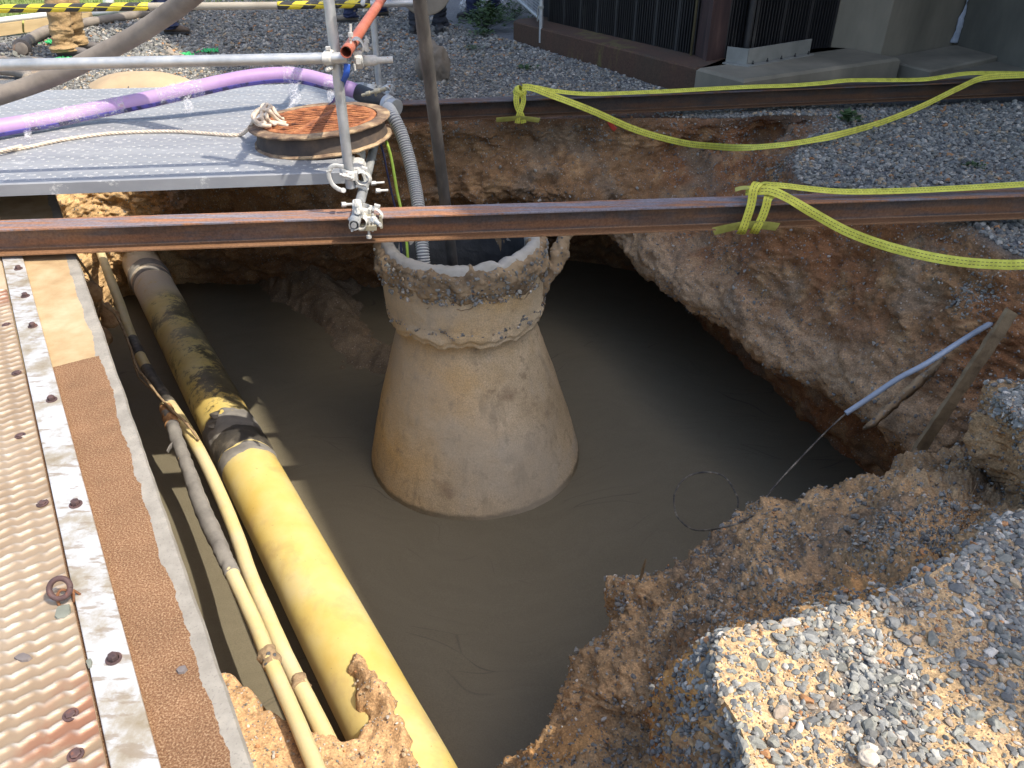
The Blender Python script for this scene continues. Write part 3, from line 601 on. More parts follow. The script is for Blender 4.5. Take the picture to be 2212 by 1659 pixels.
# blend at the rim
bl = sstep(.10, .0, tt)[:, :, None] * .6; sc = sc * (1 - bl) + gc[:, :1] * bl
def closed_grid(G):
    n, m = G.shape[:2]; idx = np.arange(n * m).reshape(n, m); nx = np.roll(idx, -1, 0)
    return np.stack([idx[:, :-1], nx[:, :-1], nx[:, 1:], idx[:, 1:]], -1).reshape(-1, 4)
me = fastmesh('pit_walls', prof2.reshape(-1, 3), closed_grid(prof2), True, None, sc.reshape(-1, 3)); me.materials.append(M['soil'])
pit = link(bpy.data.objects.new('pit_walls', me)); pit['kind'] = 'structure'
me = fastmesh('ground', GR.reshape(-1, 3), closed_grid(GR)[:, ::-1], True, None, gc.reshape(-1, 3)); me.materials.append(M['ground'])
gro = link(bpy.data.objects.new('ground', me)); gro['kind'] = 'structure'
# pit floor well below the grout, so the shell is closed
# ---- liquid grout
gx, gy = np.meshgrid(np.linspace(-4.6, 3.6, 240), np.linspace(.8, 7.9, 210), indexing='ij')
P = np.stack([gx, gy, np.full_like(gx, 0)], -1); h = fbm(P.reshape(-1, 3), .8, 3) * .008
P[:, :, 2] = h.reshape(gx.shape)
idx = np.arange(gx.size).reshape(gx.shape); fs = np.stack([idx[:-1, :-1], idx[1:, :-1], idx[1:, 1:], idx[:-1, 1:]], -1).reshape(-1, 4)
me = fastmesh('liquid_fill', P.reshape(-1, 3), fs, True); me.materials.append(M['fill'])
o = link(bpy.data.objects.new('water', me)); o.location = (0, 0, FILL); o['kind'] = 'structure'; o.name = 'liquid_fill'
# ---- heightfield banks standing in the pit
def bank(name, hfun, x0, x1, y0, y1, res, colf, mat='soil'):
    gx, gy = np.meshgrid(np.arange(x0, x1, res), np.arange(y0, y1, res), indexing='ij')
    P2 = np.stack([gx.ravel(), gy.ravel(), np.zeros(gx.size)], -1); z = hfun(P2)
    P2[:, 2] = z; idx = np.arange(gx.size).reshape(gx.shape)
    fs = np.stack([idx[:-1, :-1], idx[1:, :-1], idx[1:, 1:], idx[:-1, 1:]], -1).reshape(-1, 4)
    fs = fs[(z[fs] > FILL - .16).any(1)]
    c = colf(P2); me = fastmesh(name, P2, fs, True, None, c); me.materials.append(M[mat])
    o = link(bpy.data.objects.new(name, me)); o['kind'] = 'structure'; return P2, c
def segd(P, a, b):
    a, b = np.array(a[:2]), np.array(b[:2]); ab = b - a; t = np.clip(((P[:, :2] - a) @ ab) / (ab @ ab), 0, 1)
    return np.linalg.norm(P[:, :2] - (a + t[:, None] * ab), axis=1), t
def ridge_h(P):
    a, b = V(640, 610, FILL), V(905, 850, FILL); d, t = segd(P, a, b)
    h = .30 * np.exp(-(d / .26) ** 2) * (1 - .5 * t)
    for (u, v, r_, hh) in ((700, 590, .55, .75), (640, 585, .35, .35), (790, 570, .40, .75), (590, 578, .3, .3)):
        c = V(u, v, FILL); h = np.maximum(h, 0) + hh * np.exp(-((P[:, 0] - c[0]) ** 2 + ((P[:, 1] - c[1] - .25) / 1.2) ** 2) / r_ ** 2) * .55
    c = V(742, 588, FILL); h -= .55 * np.exp(-(((P[:, 0] - c[0]) / .11) ** 2 + ((P[:, 1] - c[1]) / .28) ** 2))
    return FILL - .13 + h + fbm(P * (1, 1, 0) + 3, 3.2, 5, .55) * .085 + fbm(P * (1, 1, 0), 22, 3) * .012
bank('mud_bank', ridge_h, -3.0, -.3, 4.6, 7.6, .016, lambda P: np.array((.175, .15, .115)) * (1 + .30 * fbm(P, 3, 4)[:, None]) + np.array((.02, .010, .003)) * sstep(.2, .5, fbm(P + 9, 2.5, 4))[:, None])
# sand bank over the pipes at the bottom left
sbp = np.array([V(u, v, -1.28)[:2] for u, v in ((470, 1440), (520, 1470), (548, 1492), (565, 1530), (600, 1528), (640, 1562), (690, 1580), (735, 1592), (775, 1578), (790, 1548), (770, 1500), (748, 1440), (757, 1398), (800, 1430), (850, 1510), (880, 1560), (905, 1640), (930, 1720), (940, 1900))] + [(-.4, .6), (-1.9, .6)])
def pip(P, poly):
    x, y = P[:, 0], P[:, 1]; ins = np.zeros(len(P), bool); n = len(poly); j = n - 1
    for i in range(n):
        xi, yi, xj, yj = poly[i][0], poly[i][1], poly[j][0], poly[j][1]
        with np.errstate(divide='ignore', invalid='ignore'):
            ins ^= ((yi > y) != (yj > y)) & (x < (xj - xi) * (y - yi) / (yj - yi + 1e-15) + xi)
        j = i
    return ins
def polydist(P, poly):
    d = np.full(len(P), 9.0); n = len(poly)
    for i in range(n): d = np.minimum(d, segd(P, poly[i], poly[(i + 1) % n])[0])
    return np.where(pip(P, poly), d, -d)
def sand_h(P):
    q = P + np.stack([fbm(P, 9, 3) * .03, fbm(P + 5, 9, 3) * .03, np.zeros(len(P))], 1); d = polydist(q, sbp)
    h = -1.285 + .05 * sstep(0, .3, d) - .75 * sstep(.02, -.10, d)
    h += fbm(P, 5, 4) * .022 + fbm(P + 8, 30, 3) * .006
    # higher towards the near wall, and heaped over the pipe crown
    return h + .25 * sstep(1.4, .8, P[:, 1]) + .07 * np.exp(-((P[:, 0] + .56 + .6225 * (P[:, 1] - 2.0)) / .09) ** 2) * sstep(0, .05, d)
sandP, sandC = bank('sand_bank', sand_h, -2.0, .1, .7, 2.9, .008, lambda P: np.array((.47, .32, .185)) * (1 + .2 * fbm(P, 6, 4)[:, None]) * (1 - .3 * sstep(.2, .6, fbm(P + 4, 25, 3))[:, None]))

# ---------------------------------------------------------------- loose stones
def ico(sub):
    bm = bmesh.new(); bmesh.ops.create_icosphere(bm, subdivisions=sub, radius=1); bm.verts.ensure_lookup_table()
    v = np.array([x.co[:] for x in bm.verts]); f = np.array([[q.index for q in p.verts] for p in bm.faces]); bm.free(); return v, f
ICO = {1: ico(1), 2: ico(2)}
PAL = np.array([(.225, .222, .205), (.30, .292, .262), (.165, .163, .155), (.36, .345, .30), (.245, .24, .205), (.20, .198, .18), (.40, .30, .19), (.52, .47, .40), (.44, .22, .10), (.30, .24, .18)])
PW = np.array([.2, .17, .15, .1, .12, .1, .05, .06, .02, .03]); PW /= PW.sum()
def stones(P, N, size, sub=1, pal=PW, aniso=.45, sink=.25, kern=10, colmul=1.0):
    v0, f0 = ICO[sub]; K = len(P); kinds = []
    for k in range(kern):
        d = rng.normal(size=(14, 3)); d /= np.linalg.norm(d, axis=1)[:, None]; q = v0.copy()
        for a in d[:12]:                                    # planar facets
            s_ = q @ a; lim = rng.uniform(.5, .8); q -= np.maximum(s_ - lim, 0)[:, None] * a
        kinds.append(q)
    kinds = np.array(kinds); ki = rng.integers(0, kern, K); Q = kinds[ki]
    sc_ = size[:, None] * np.stack([rng.uniform(.85, 1.45, K), rng.uniform(.7, 1.0, K), rng.uniform(aniso, aniso + .35, K)], 1)
    Q = Q * sc_[:, None, :]; th = rng.uniform(0, 6.283, K); c_, s_ = np.cos(th), np.sin(th)
    Q = np.stack([Q[:, :, 0] * c_[:, None] - Q[:, :, 1] * s_[:, None], Q[:, :, 0] * s_[:, None] + Q[:, :, 1] * c_[:, None], Q[:, :, 2]], -1)
    n = N + rng.normal(size=(K, 3)) * .35; n /= np.linalg.norm(n, axis=1)[:, None]
    x = np.cross(n, np.array((.3, .9, .1))); x /= np.linalg.norm(x, axis=1)[:, None]; y = np.cross(n, x)
    W = Q[:, :, 0:1] * x[:, None] + Q[:, :, 1:2] * y[:, None] + Q[:, :, 2:3] * n[:, None] + (P + N * (size * (aniso + .1 - sink))[:, None])[:, None]
    nv = len(v0); F = (f0[None] + (np.arange(K) * nv)[:, None, None]).reshape(-1, 3)
    col = PAL[rng.choice(len(PAL), K, p=pal)] * rng.uniform(.75, 1.25, (K, 1)) * colmul
    return W.reshape(-1, 3), F, np.repeat(col, nv, axis=0)
def stone_obj(name, chunks, label, cat):
    Vs, Fs, Cs = [], [], []; o = 0
    for v, f, c in chunks: Vs.append(v); Fs.append(f + o); Cs.append(c); o += len(v)
    me = fastmesh(name, np.concatenate(Vs), np.concatenate(Fs), False, None, np.concatenate(Cs)); me.materials.append(M['stone'])
    ob = link(bpy.data.objects.new(name, me)); return tag(ob, label, cat, None, 'stuff')
rimpoly = rim[::4, :2]
PLC = np.array((1.80, 6.25)); PLD = np.array((-.5685, 1.0)); PLD /= np.linalg.norm(PLD); PLE = np.array((PLD[1], -PLD[0]))   # plinth corner, long edge dir, other face dir
def infrustum(P, m=60):
    d = P[:, 1] * CP + (CAM_H - P[:, 2]) * SP; u = P[:, 0] / d * FPX + CU; k = ((CAM_H - P[:, 2]) * CP - P[:, 1] * SP) / d; v = k * FPX + CV
    return (u > -m) & (u < 2212 + m) & (v > -m) & (v < 1659 + m * 2)
GN = np.stack([np.roll(GR, -1, 0) - GR, np.gradient(GR, axis=1)]); GA = np.linalg.norm(np.cross(GN[0], GN[1]), axis=2)
def scatter(n, x0, x1, y0, y1, keep=None):
    P = GR.reshape(-1, 3); w = GA.reshape(-1) * (P[:, 0] > x0) * (P[:, 0] < x1) * (P[:, 1] > y0) * (P[:, 1] < y1) * infrustum(P, 260)
    n = int(1.18 * n * min(1.0, w.sum() / ((x1 - x0) * (y1 - y0)) * 1.6)); i = rng.choice(len(P), n, p=w / w.sum()); a, b = i // GR.shape[1], i % GR.shape[1]; b = np.minimum(b, GR.shape[1] - 2)
    f, g = rng.uniform(size=(n, 1)), rng.uniform(size=(n, 1)); a2 = (a + 1) % NA
    P = (GR[a, b] * (1 - f) + GR[a2, b] * f) * (1 - g) + (GR[a, b + 1] * (1 - f) + GR[a2, b + 1] * f) * g
    s_ = (P[:, :2] - E0[:2]) @ en[:2]; P = P[(s_ < -.02) | (P[:, 1] > 5.75)]
    q = P[:, :2] - PLC; a = q @ PLD; b_ = q @ PLE; P = P[~((a > -.02) & (b_ > 0)) & ~((b_ > -.02) & (a > -.0) & (a < 3.7))]
    if keep is not None: P = P[keep(P)]
    return P
UP = np.array((0, 0, 1.0)); ch = []
def up(K): return np.tile(UP, (K, 1))
def kn(P):
    n = fbm(P * (1, 1, 0) + 60, 4.5, 4, .6) + .35 * fbm(P * (1, 1, 0) + 20, 1.1, 5, .6); sandy = sstep(-.75, .1, n)
    edge = sstep(1.35, 1.75, P[:, 1]) + sstep(1.0, 1.35, P[:, 0])
    return rng.uniform(size=len(P)) < np.clip(1.0 - .64 * sandy + .5 * edge, 0, 1)
P = scatter(21000, .1, 2.6, .6, 2.3, kn); K = len(P); ch.append(stones(P, up(K), rng.lognormal(math.log(.0086), .36, K).clip(.004, .021), 2, aniso=.42, sink=.3))
P = scatter(26000, .1, 2.6, .6, 2.3); K = len(P); ch.append(stones(P, up(K), rng.uniform(.0018, .004, K), 1, np.array([.04, .04, .04, .06, .04, .04, .32, .2, .14, .08]), aniso=.6))
P = scatter(22000, 1.3, 4.6, 2.6, 6.4); K = len(P); ch.append(stones(P, up(K), rng.lognormal(math.log(.0125), .35, K).clip(.006, .03), 1, aniso=.5, colmul=.8))
P = scatter(34000, -4.2, 2.6, 5.9, 8.6, lambda P: rng.uniform(size=len(P)) < .12 + .88 * np.maximum(sstep(6.25, 6.6, P[:, 1] + .25 * fbm(P * (1, 1, 0), 2.5, 4)), np.maximum(sstep(1.0, 1.6, P[:, 0]), sstep(-1.6, -2.4, P[:, 0])))); K = len(P); ch.append(stones(P, up(K), rng.lognormal(math.log(.0125), .3, K).clip(.007, .03), 1, aniso=.5, colmul=.85))
P = scatter(36000, -8.5, 2.0, 8.4, 13.5, lambda P: (((P[:, :2] - V(-80, 90, 0)[:2]) @ (lambda d: np.array((-d[1], d[0])) / np.linalg.norm(d))((V(205, 50, 0) - V(-80, 90, 0))[:2]) < -.05) | (P[:, 0] > -4.9)) & (P[:, 1] < 13.2)); K = len(P); ch.append(stones(P, up(K), rng.lognormal(math.log(.02), .3, K), 1, aniso=.5, colmul=.85))
gravel_chunks = ch
# pebbles sticking out of the pit walls
nf = normals(prof2); 
if (nf * (cen - prof2)).sum(2).mean() < 0: nf = -nf
PF, NF, TF = prof2.reshape(-1, 3), nf.reshape(-1, 3), tt.reshape(-1)
vis = (TF < .68) & (TF > .004)
area = np.linalg.norm(np.cross(np.roll(prof2, -1, 0) - prof2, np.gradient(prof2, axis=1)), axis=2).reshape(-1)
dens = .9 + 1.8 * sstep(.3, .0, TF); nb = sstep(2.75, 2.3, PF[:, 1]) * sstep(-.3, .1, PF[:, 0]); cl = sstep(-.1, .5, fbm(PF + 12, 2.6, 4))
dens = dens * (.35 + 1.3 * cl) + nb * 1.7 * (.3 + cl)
for (u, v, z, r_) in ((2010, 640, -.35, .13), (2100, 640, -.2, .1), (2190, 860, -.3, .15), (1480, 330, -.2, .1), (1690, 370, -.15, .16), (1620, 285, -.1, .12), (1750, 330, -.1, .12), (1960, 1110, -.2, .2), (2050, 1040, -.2, .12), (1550, 1330, -.25, .15)):
    d = np.linalg.norm(PF - V(u, v, z), axis=1); dens += 9 * np.exp(-(d / r_) ** 4)
w = area * dens * vis * infrustum(PF); w /= w.sum()
i = rng.choice(len(PF), 40000, p=w); K = len(i)
pc = [stones(PF[i] + rng.normal(size=(K, 3)) * .004, NF[i], rng.lognormal(math.log(.0048), .45, K).clip(.002, .018), 1, aniso=.6, sink=.45, colmul=.9)]
w2_ = area * (TF < .13) * (TF > .003) * nb * infrustum(PF) * np.exp(-TF / .06); w2_ /= w2_.sum(); i = rng.choice(len(PF), 1500, p=w2_); K = len(i); pc.append(stones(PF[i], NF[i] * .4 + UP * .6, rng.lognormal(math.log(.0085), .35, K).clip(.004, .018), 2, aniso=.45, sink=.2))
i = rng.choice(len(PF), 9000, p=w); K = len(i); ar = np.array([.04, .04, .04, .06, .04, .04, .34, .2, .12, .08])
pc.append(stones(PF[i], NF[i], rng.uniform(.0018, .004, K), 1, ar, sink=.3))
m_ = (sandP[:, 2] > -1.36) & infrustum(sandP); j = rng.choice(np.where(m_)[0], 900); K = len(j)
pc.append(stones(sandP[j], up(K), rng.lognormal(math.log(.004), .5, K).clip(.0015, .013), 1, ar, aniso=.6))
stone_obj('gravel', gravel_chunks, 'blue grey crushed gravel strewn over the sandy ground around the pit', 'gravel')
stone_obj('pebbles', pc, 'grey and tan pebbles stuck in the brown earth walls of the pit', 'pebbles')
# ================================================================ pavement slab, strip, tread plate
A = ea; Nl = en
def SL(s, c, z=0.0): return E0 + A * s + Nl * c + np.array((0, 0, z))      # along, leftwards
t = NT('coated_slab'); tc = t.coord('tc'); ob = t.coord('Object'); sx = t.new('ShaderNodeSeparateXYZ'); t.lk(tc, sx.inputs[0])
wob = t.math('MULTIPLY', t.math('SUBTRACT', t.noise(ob, 5, 6, .6), .5), .055)
wob = t.math('ADD', wob, t.math('MULTIPLY', t.math('SUBTRACT', t.noise(ob, 28, 4, .6), .5), .012))
edge = t.ramp(t.math('DIVIDE', sx.outputs[0], 3.0), [(0, .040), (.35, .048), (.6, .036), (.8, .036), (1.0, .045)])
coat = t.math('GREATER_THAN', t.math('ADD', sx.outputs[1], wob), edge)
lim = t.math('LESS_THAN', t.math('ADD', sx.outputs[0], t.math('MULTIPLY', wob, .25)), 1.88)
coat = t.math('MULTIPLY', coat, lim)
g = t.ramp(t.noise(ob, 14, 8, .6), [(.3, (.22, .20, .17)), (.55, (.30, .275, .235)), (.75, (.38, .34, .28))])
g = t.mix(t.ramp(t.noise(ob, 150, 2, .5), [(.60, 0.0), (.66, .6)]), g, (.20, .18, .16))
tanc = t.ramp(t.noise(t.mapped(ob, (1, 1, 1)), 7, 6, .6), [(.3, (.32, .21, .11)), (.5, (.42, .30, .165)), (.7, (.50, .38, .24))])
far = t.math('MULTIPLY', t.math('GREATER_THAN', sx.outputs[0], 1.88), t.math('GREATER_THAN', t.math('ADD', sx.outputs[1], t.math('MULTIPLY', wob, .8)), .05))
g = t.mix(far, g, tanc)
br = t.ramp(t.noise(ob, 230, 3, .7), [(.36, (.13, .058, .032)), (.5, (.225, .115, .064)), (.6, (.34, .205, .125)), (.72, (.48, .34, .225))])
br = t.mix(1.0, br, (.88, .92, .86), 'MULTIPLY'); br = t.mix(1.0, br, t.ramp(t.noise(ob, 9, 4, .6), [(.3, .88), (.7, 1.15)]), 'MULTIPLY')
c = t.mix(coat, g, br); b = t.bump(t.noise(ob, 180, 3, .6), .5, .003); b = t.bump(coat, .5, .003, b)
M['slab'] = t.fin(c, .9, 0.0, b, .2)
mb = MB(); Ls, Le = -2.2, 5.55
nS = 260; s_ = np.linspace(Ls, Le, nS); rg = fbm(np.stack([s_, s_ * 0, s_ * 0], 1), 6, 4) * .003
rows = []
for i, s in enumerate(s_):
    cr_ = rg[i]
    rows.append([SL(s, cr_ + .22, -.2), SL(s, cr_ + .06, -.06), SL(s, cr_ + .004, -.012), SL(s, cr_ + .010, 0), SL(s, 1.2, 0), SL(s, 6.0, 0), SL(s, 6.0, -.2)])
G = np.array(rows); cc_ = np.tile(np.array([0, 0, 0, .01, 1.2, 6, 6.0]), (nS, 1)); tc_ = np.stack([np.tile(s_[:, None], (1, 7)), cc_, np.zeros_like(cc_)], -1)
mb.grid(G, tc_); n7 = np.arange(7)
mb.f.append(tuple(n7[::-1])); mb.f.append(tuple((nS - 1) * 7 + n7))
o = solo('pavement', mb, M['slab'], None, None, kind='structure', smooth=False)
# aluminium strip, with its bolts
stR0, stR1 = V(349, 1659), V(49, 553); stL0, stL1 = V(242, 1659), V(5, 556)
th_ = thing('edge_strip', 'dusty white aluminium strip bolted along the slab between tread plate and brown coating', 'metal strip', (stR0 + stR1) / 2)
dS = (stR1 - stR0); mb = MB(); a0 = stR0 - dS * .9; b0 = stR1; dL = stL1 - stL0; a1 = stL0 - dL * .9; b1 = stL1
zz = np.array((0, 0, .004)); mb.prism([a0 + zz, b0 + zz, b1 + zz, a1 + zz], (0, 0, .012)); part('strip', mb, M['alu'], th_, False, .0025)
def bolt(mb, c, r=.011, h=.010, tilt=(0, 0)):
    mb.lathe(c, [(0, 0), (r * 1.5, 0), (r * 1.5, .003), (r * 1.02, .0035)], 20)
    ang = rng.uniform(0, 1); v = []
    for zq, q in ((.003, 1.0), (h * .8, 1.0), (h, .82)):
        for k in range(6): a = ang + k * math.pi / 3; v.append((c[0] + math.cos(a) * r * q, c[1] + math.sin(a) * r * q, c[2] + zq))
    f = [tuple(range(12, 18))] + [(i + l, (i + 1) % 6 + l, (i + 1) % 6 + l + 6, i + l + 6) for l in (0, 6) for i in range(6)]
    mb.add(v, f)
for (u, v) in ((40, 581), (55, 640), (71, 705), (112, 864), (164, 1090), (246, 1424)):
    mb = MB(); bolt(mb, V(u, v, .016) + (0, 0, 0), .0115, .016); part('bolt', mb, M['rustbolt'], th_, False)
# tread plate
th_ = thing('tread_plate', 'dusty tan steel tread plate with wavy raised pattern at the left edge', 'metal plate', (stL0 + stL1) / 2 + Nl * .6)
pz = .010; gap = .006; mb = MB(); dirp = dL / np.linalg.norm(dL); npl = np.array((-dirp[1], dirp[0], 0))
p0, p1 = stL0 - dirp * 1.6 + npl * gap, stL0 + dirp * (np.linalg.norm(dL) * .855) + npl * gap
zz = np.array((0, 0, .003)); mb.prism([p0 + zz, p1 + zz, p1 + npl * 2.2 + zz, p0 + npl * 2.2 + zz], (0, 0, pz - .003))
mb.t[-1] = np.array([(0, 0.0, 0)] * 8)
Lp = np.linalg.norm(p1 - p0); Sg = np.arange(.0, Lp, .0042); Cg = np.arange(0.001, .98, .0048); SS, CC = np.meshgrid(Sg, Cg, indexing='ij')
PP = p0 + SS[..., None] * dirp + CC[..., None] * npl; fl_ = PP.reshape(-1, 3)
keepc = infrustum(fl_, 40).reshape(SS.shape)
wob_ = fbm(fl_, 3, 3).reshape(SS.shape) * .12; q_ = CC / .052; xq = q_ % 1; tri = np.where(xq < .68, xq / .68, (1 - xq) / .32); tri = tri * tri * (3 - 2 * tri) * .6 + tri * .4; ph_ = SS / .037 + .44 * tri + wob_ + fbm(fl_ + 4, 22, 2).reshape(SS.shape) * .10 + .10 * np.sin(q_ * 2 * np.pi + 1)
fr_ = ph_ % 1; ridge = np.exp(-((fr_ - .5) / .15) ** 2); brk = .35 + .65 * np.clip(np.abs(np.sin(np.pi * q_)) * 1.6, 0, 1); hgt = ridge * brk * (.8 + .5 * fbm(fl_ + 9, 26, 2).reshape(SS.shape))
PP[..., 2] = pz + .0070 * hgt - .0002; TT = np.stack([SS, np.clip(sstep(.19, .07, CC + .05 * fbm(fl_ + 2, 9, 3).reshape(SS.shape)) * np.maximum(sstep(1.92, 1.72, SS + .08 * fbm(fl_ + 6, 7, 3).reshape(SS.shape)), sstep(Lp - .22, Lp - .08, SS)), 0, 1), np.clip(hgt, 0, 1)], -1)
idx = np.arange(SS.size).reshape(SS.shape); kq = keepc[:-1, :-1] | keepc[1:, 1:]; fq = np.stack([idx[:-1, :-1], idx[1:, :-1], idx[1:, 1:], idx[:-1, 1:]], -1)[kq]; mb.add(PP.reshape(-1, 3), fq, TT.reshape(-1, 3))
mb.v[0][:, 2] -= .0005
part('plate', mb, M['tread'], th_, True)
for (u, v) in ((14, 702), (36, 806), (44, 942), (92, 1088), (153, 1545), (164, 1631)):
    mb = MB(); bolt(mb, V(u, v, pz + .001), .0105, .007); part('bolt', mb, M['rustbolt'], th_, False)
# smooth end plate beyond the tread
mb = MB(); q0 = p1 + dirp * .012; q1 = stL1 + npl * gap + dirp * .1; mb.prism([q0 + zz, q1 + zz, q1 + npl * 1.5 + zz, q0 + npl * 1.5 + zz], (0, 0, .006))
solo('steel_plate', mb, simple('tan_plain_plate', [(.3, (.42, .31, .19)), (.7, (.58, .47, .33))], .6, .2, scale=5), 'plain tan steel plate at the far end of the tread plate', 'metal plate', bevel=.001, smooth=False)
# lifting ring on a lug
c = V(128, 1280, pz)
th_ = thing('lifting_ring', 'dark rusty lifting ring standing on the tan tread plate', 'ring', c)
mb = MB(); a = np.linspace(0, 2 * np.pi, 41); cc2 = V(129, 1271, .05); X_ = np.array((1, 0.15, 0)) / np.linalg.norm((1, .15, 0)); Z_ = np.array((.25, .55, .62)); Z_ /= np.linalg.norm(Z_); Z_ -= X_ * np.dot(Z_, X_); Z_ /= np.linalg.norm(Z_)
rp = [cc2 + X_ * .0235 * math.cos(q) + Z_ * .0235 * math.sin(q) for q in a]
mb.tube(rp, .0068, 14, caps=False); part('ring', mb, M['rustbolt'], th_)
mb = MB(); b_ = V(137, 1308, pz)
mb.tube([b_ + (-.010, 0, -.004), b_ + (-.010, .004, .022), b_ + (-.004, .012, .036), b_ + (.004, .018, .034), b_ + (.010, .024, .018), b_ + (.012, .026, -.004)], .0035, 10, n=24)
mb.tube([b_ + (.018, .012, -.004), b_ + (.022, .018, .02), b_ + (.02, .024, .026), b_ + (.028, .03, .004)], .003, 8, n=16); part('lug', mb, M['rust'], th_)
def flat_stone(px, z, h, m, label, name='flat_stone'):
    pts = [V(u, v, z) for u, v in px]; mb = MB(); n = len(pts); cpt = np.mean(pts, axis=0)
    top = [cpt + (p - cpt) * .88 + np.array((0, 0, h)) for p in pts]
    mb.add(pts + top + [cpt + np.array((0, 0, h * 1.12))], [(i, (i + 1) % n, n + (i + 1) % n, n + i) for i in range(n)] + [(n + i, n + (i + 1) % n, 2 * n) for i in range(n)])
    solo(name, mb, m, label, 'stone', group=None, smooth=False)
gs = simple('grey_slate_stone', [(.3, (.15, .16, .13)), (.7, (.22, .23, .19))], .85, scale=20); gd = simple('dark_slate_stone', [(.3, (.13, .11, .105)), (.7, (.20, .175, .165))], .85, scale=20)
flat_stone([(118, 1334), (122, 1318), (126, 1311), (152, 1306), (154, 1322), (152, 1331), (140, 1339), (124, 1340)], pz, .006, gs, 'grey flat stone beside the lifting ring on the tread plate')
flat_stone([(30, 1423), (42, 1415), (52, 1412), (66, 1417), (71, 1422), (62, 1429), (48, 1431), (38, 1429)], pz, .006, gd, 'dark oval stone lying alone on the tread plate')
flat_stone([(186, 1430), (197, 1424), (200, 1430), (198, 1442), (191, 1444)], .016, .006, gs, 'small grey stone wedged between tread plate and strip')
flat_stone([(381, 1450), (388, 1443), (402, 1440), (406, 1447), (399, 1455), (386, 1457)], .001, .007, gd, 'dark round stone lying on the brown coating')
# ================================================================ beams
BZ = CAM_H - 1.417; BT = CAM_H - 1.29; BH = BT - BZ; BW = .127
B1a = np.array((-2.30, 3.26)); B1b = np.array((2.56, 3.72)); B2a = np.array((-.81, 5.62)); B2b = np.array((1.76, 6.06))
def beam(name, a, b, ext0, ext1, m, label, z0=BZ):
    a, b = np.array(a), np.array(b); d = (b - a) / np.linalg.norm(b - a); nrm = np.array((-d[1], d[0]))   # away from camera
    p0 = a - d * ext0; L = np.linalg.norm(b - a) + ext0 + ext1; w, h, tf, tw, r = BW, BH, .009, .007, .006
    half = [(0, 0), (w, 0), (w, tf), (w / 2 + tw / 2 + r, tf), (w / 2 + tw / 2 + r * .3, tf + r * .3), (w / 2 + tw / 2, tf + r), (w / 2 + tw / 2, h - tf - r), (w / 2 + tw / 2 + r * .3, h - tf - r * .3), (w / 2 + tw / 2 + r, h - tf), (w, h - tf), (w, h), (0, h), (0, h - tf), (w / 2 - tw / 2 - r, h - tf), (w / 2 - tw / 2 - r * .3, h - tf - r * .3), (w / 2 - tw / 2, h - tf - r), (w / 2 - tw / 2, tf + r), (w / 2 - tw / 2 - r * .3, tf + r * .3), (w / 2 - tw / 2 - r, tf), (0, tf)]
    n = 40; V_, F_ = [], []; S_ = len(half)
    for i in range(n):
        q = p0 + d * L * i / (n - 1)
        for (y, z) in half: V_.append((q[0] + nrm[0] * y, q[1] + nrm[1] * y, z0 + z))
    for i in range(n - 1):
        for j in range(S_): F_.append((i * S_ + j, (i + 1) * S_ + j, (i + 1) * S_ + (j + 1) % S_, i * S_ + (j + 1) % S_))
    F_ += [tuple(range(S_)), tuple((n - 1) * S_ + j for j in range(S_))[::-1]]
    mb = MB(); mb.add(np.array(V_), F_); o = solo(name, mb, m, label, 'steel beam', 'steel beams across the pit', smooth=False, bevel=.0012); return o, d, nrm
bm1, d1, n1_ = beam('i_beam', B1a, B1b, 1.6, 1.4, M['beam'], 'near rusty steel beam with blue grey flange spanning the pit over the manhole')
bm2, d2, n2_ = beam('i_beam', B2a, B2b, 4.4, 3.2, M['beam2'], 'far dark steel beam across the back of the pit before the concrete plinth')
def bpt(a, b, off, u, v):  # picture ray meets the upright plane along a beam, off metres behind its front edge
    a3 = np.array((*a, 0)); d = np.array((*(np.array(b) - np.array(a)), 0)); d /= np.linalg.norm(d); n = np.array((-d[1], d[0], 0)); return VP(u, v, a3 + n * off, n)
b1 = lambda u, v, off=-.02: bpt(B1a, B1b, off, u, v); b2 = lambda u, v, off=-.02: bpt(B2a, B2b, off, u, v)
D1 = np.array((*d1, 0)); D2 = np.array((*d2, 0)); N1 = np.array((*n1_, 0)); N2 = np.array((*n2_, 0)); Z = np.array((0, 0, 1.0))
def beam_y(which, x): a, b = (B1a, B1b) if which == 1 else (B2a, B2b); return a[1] + (x - a[0]) * (b[1] - a[1]) / (b[0] - a[0])
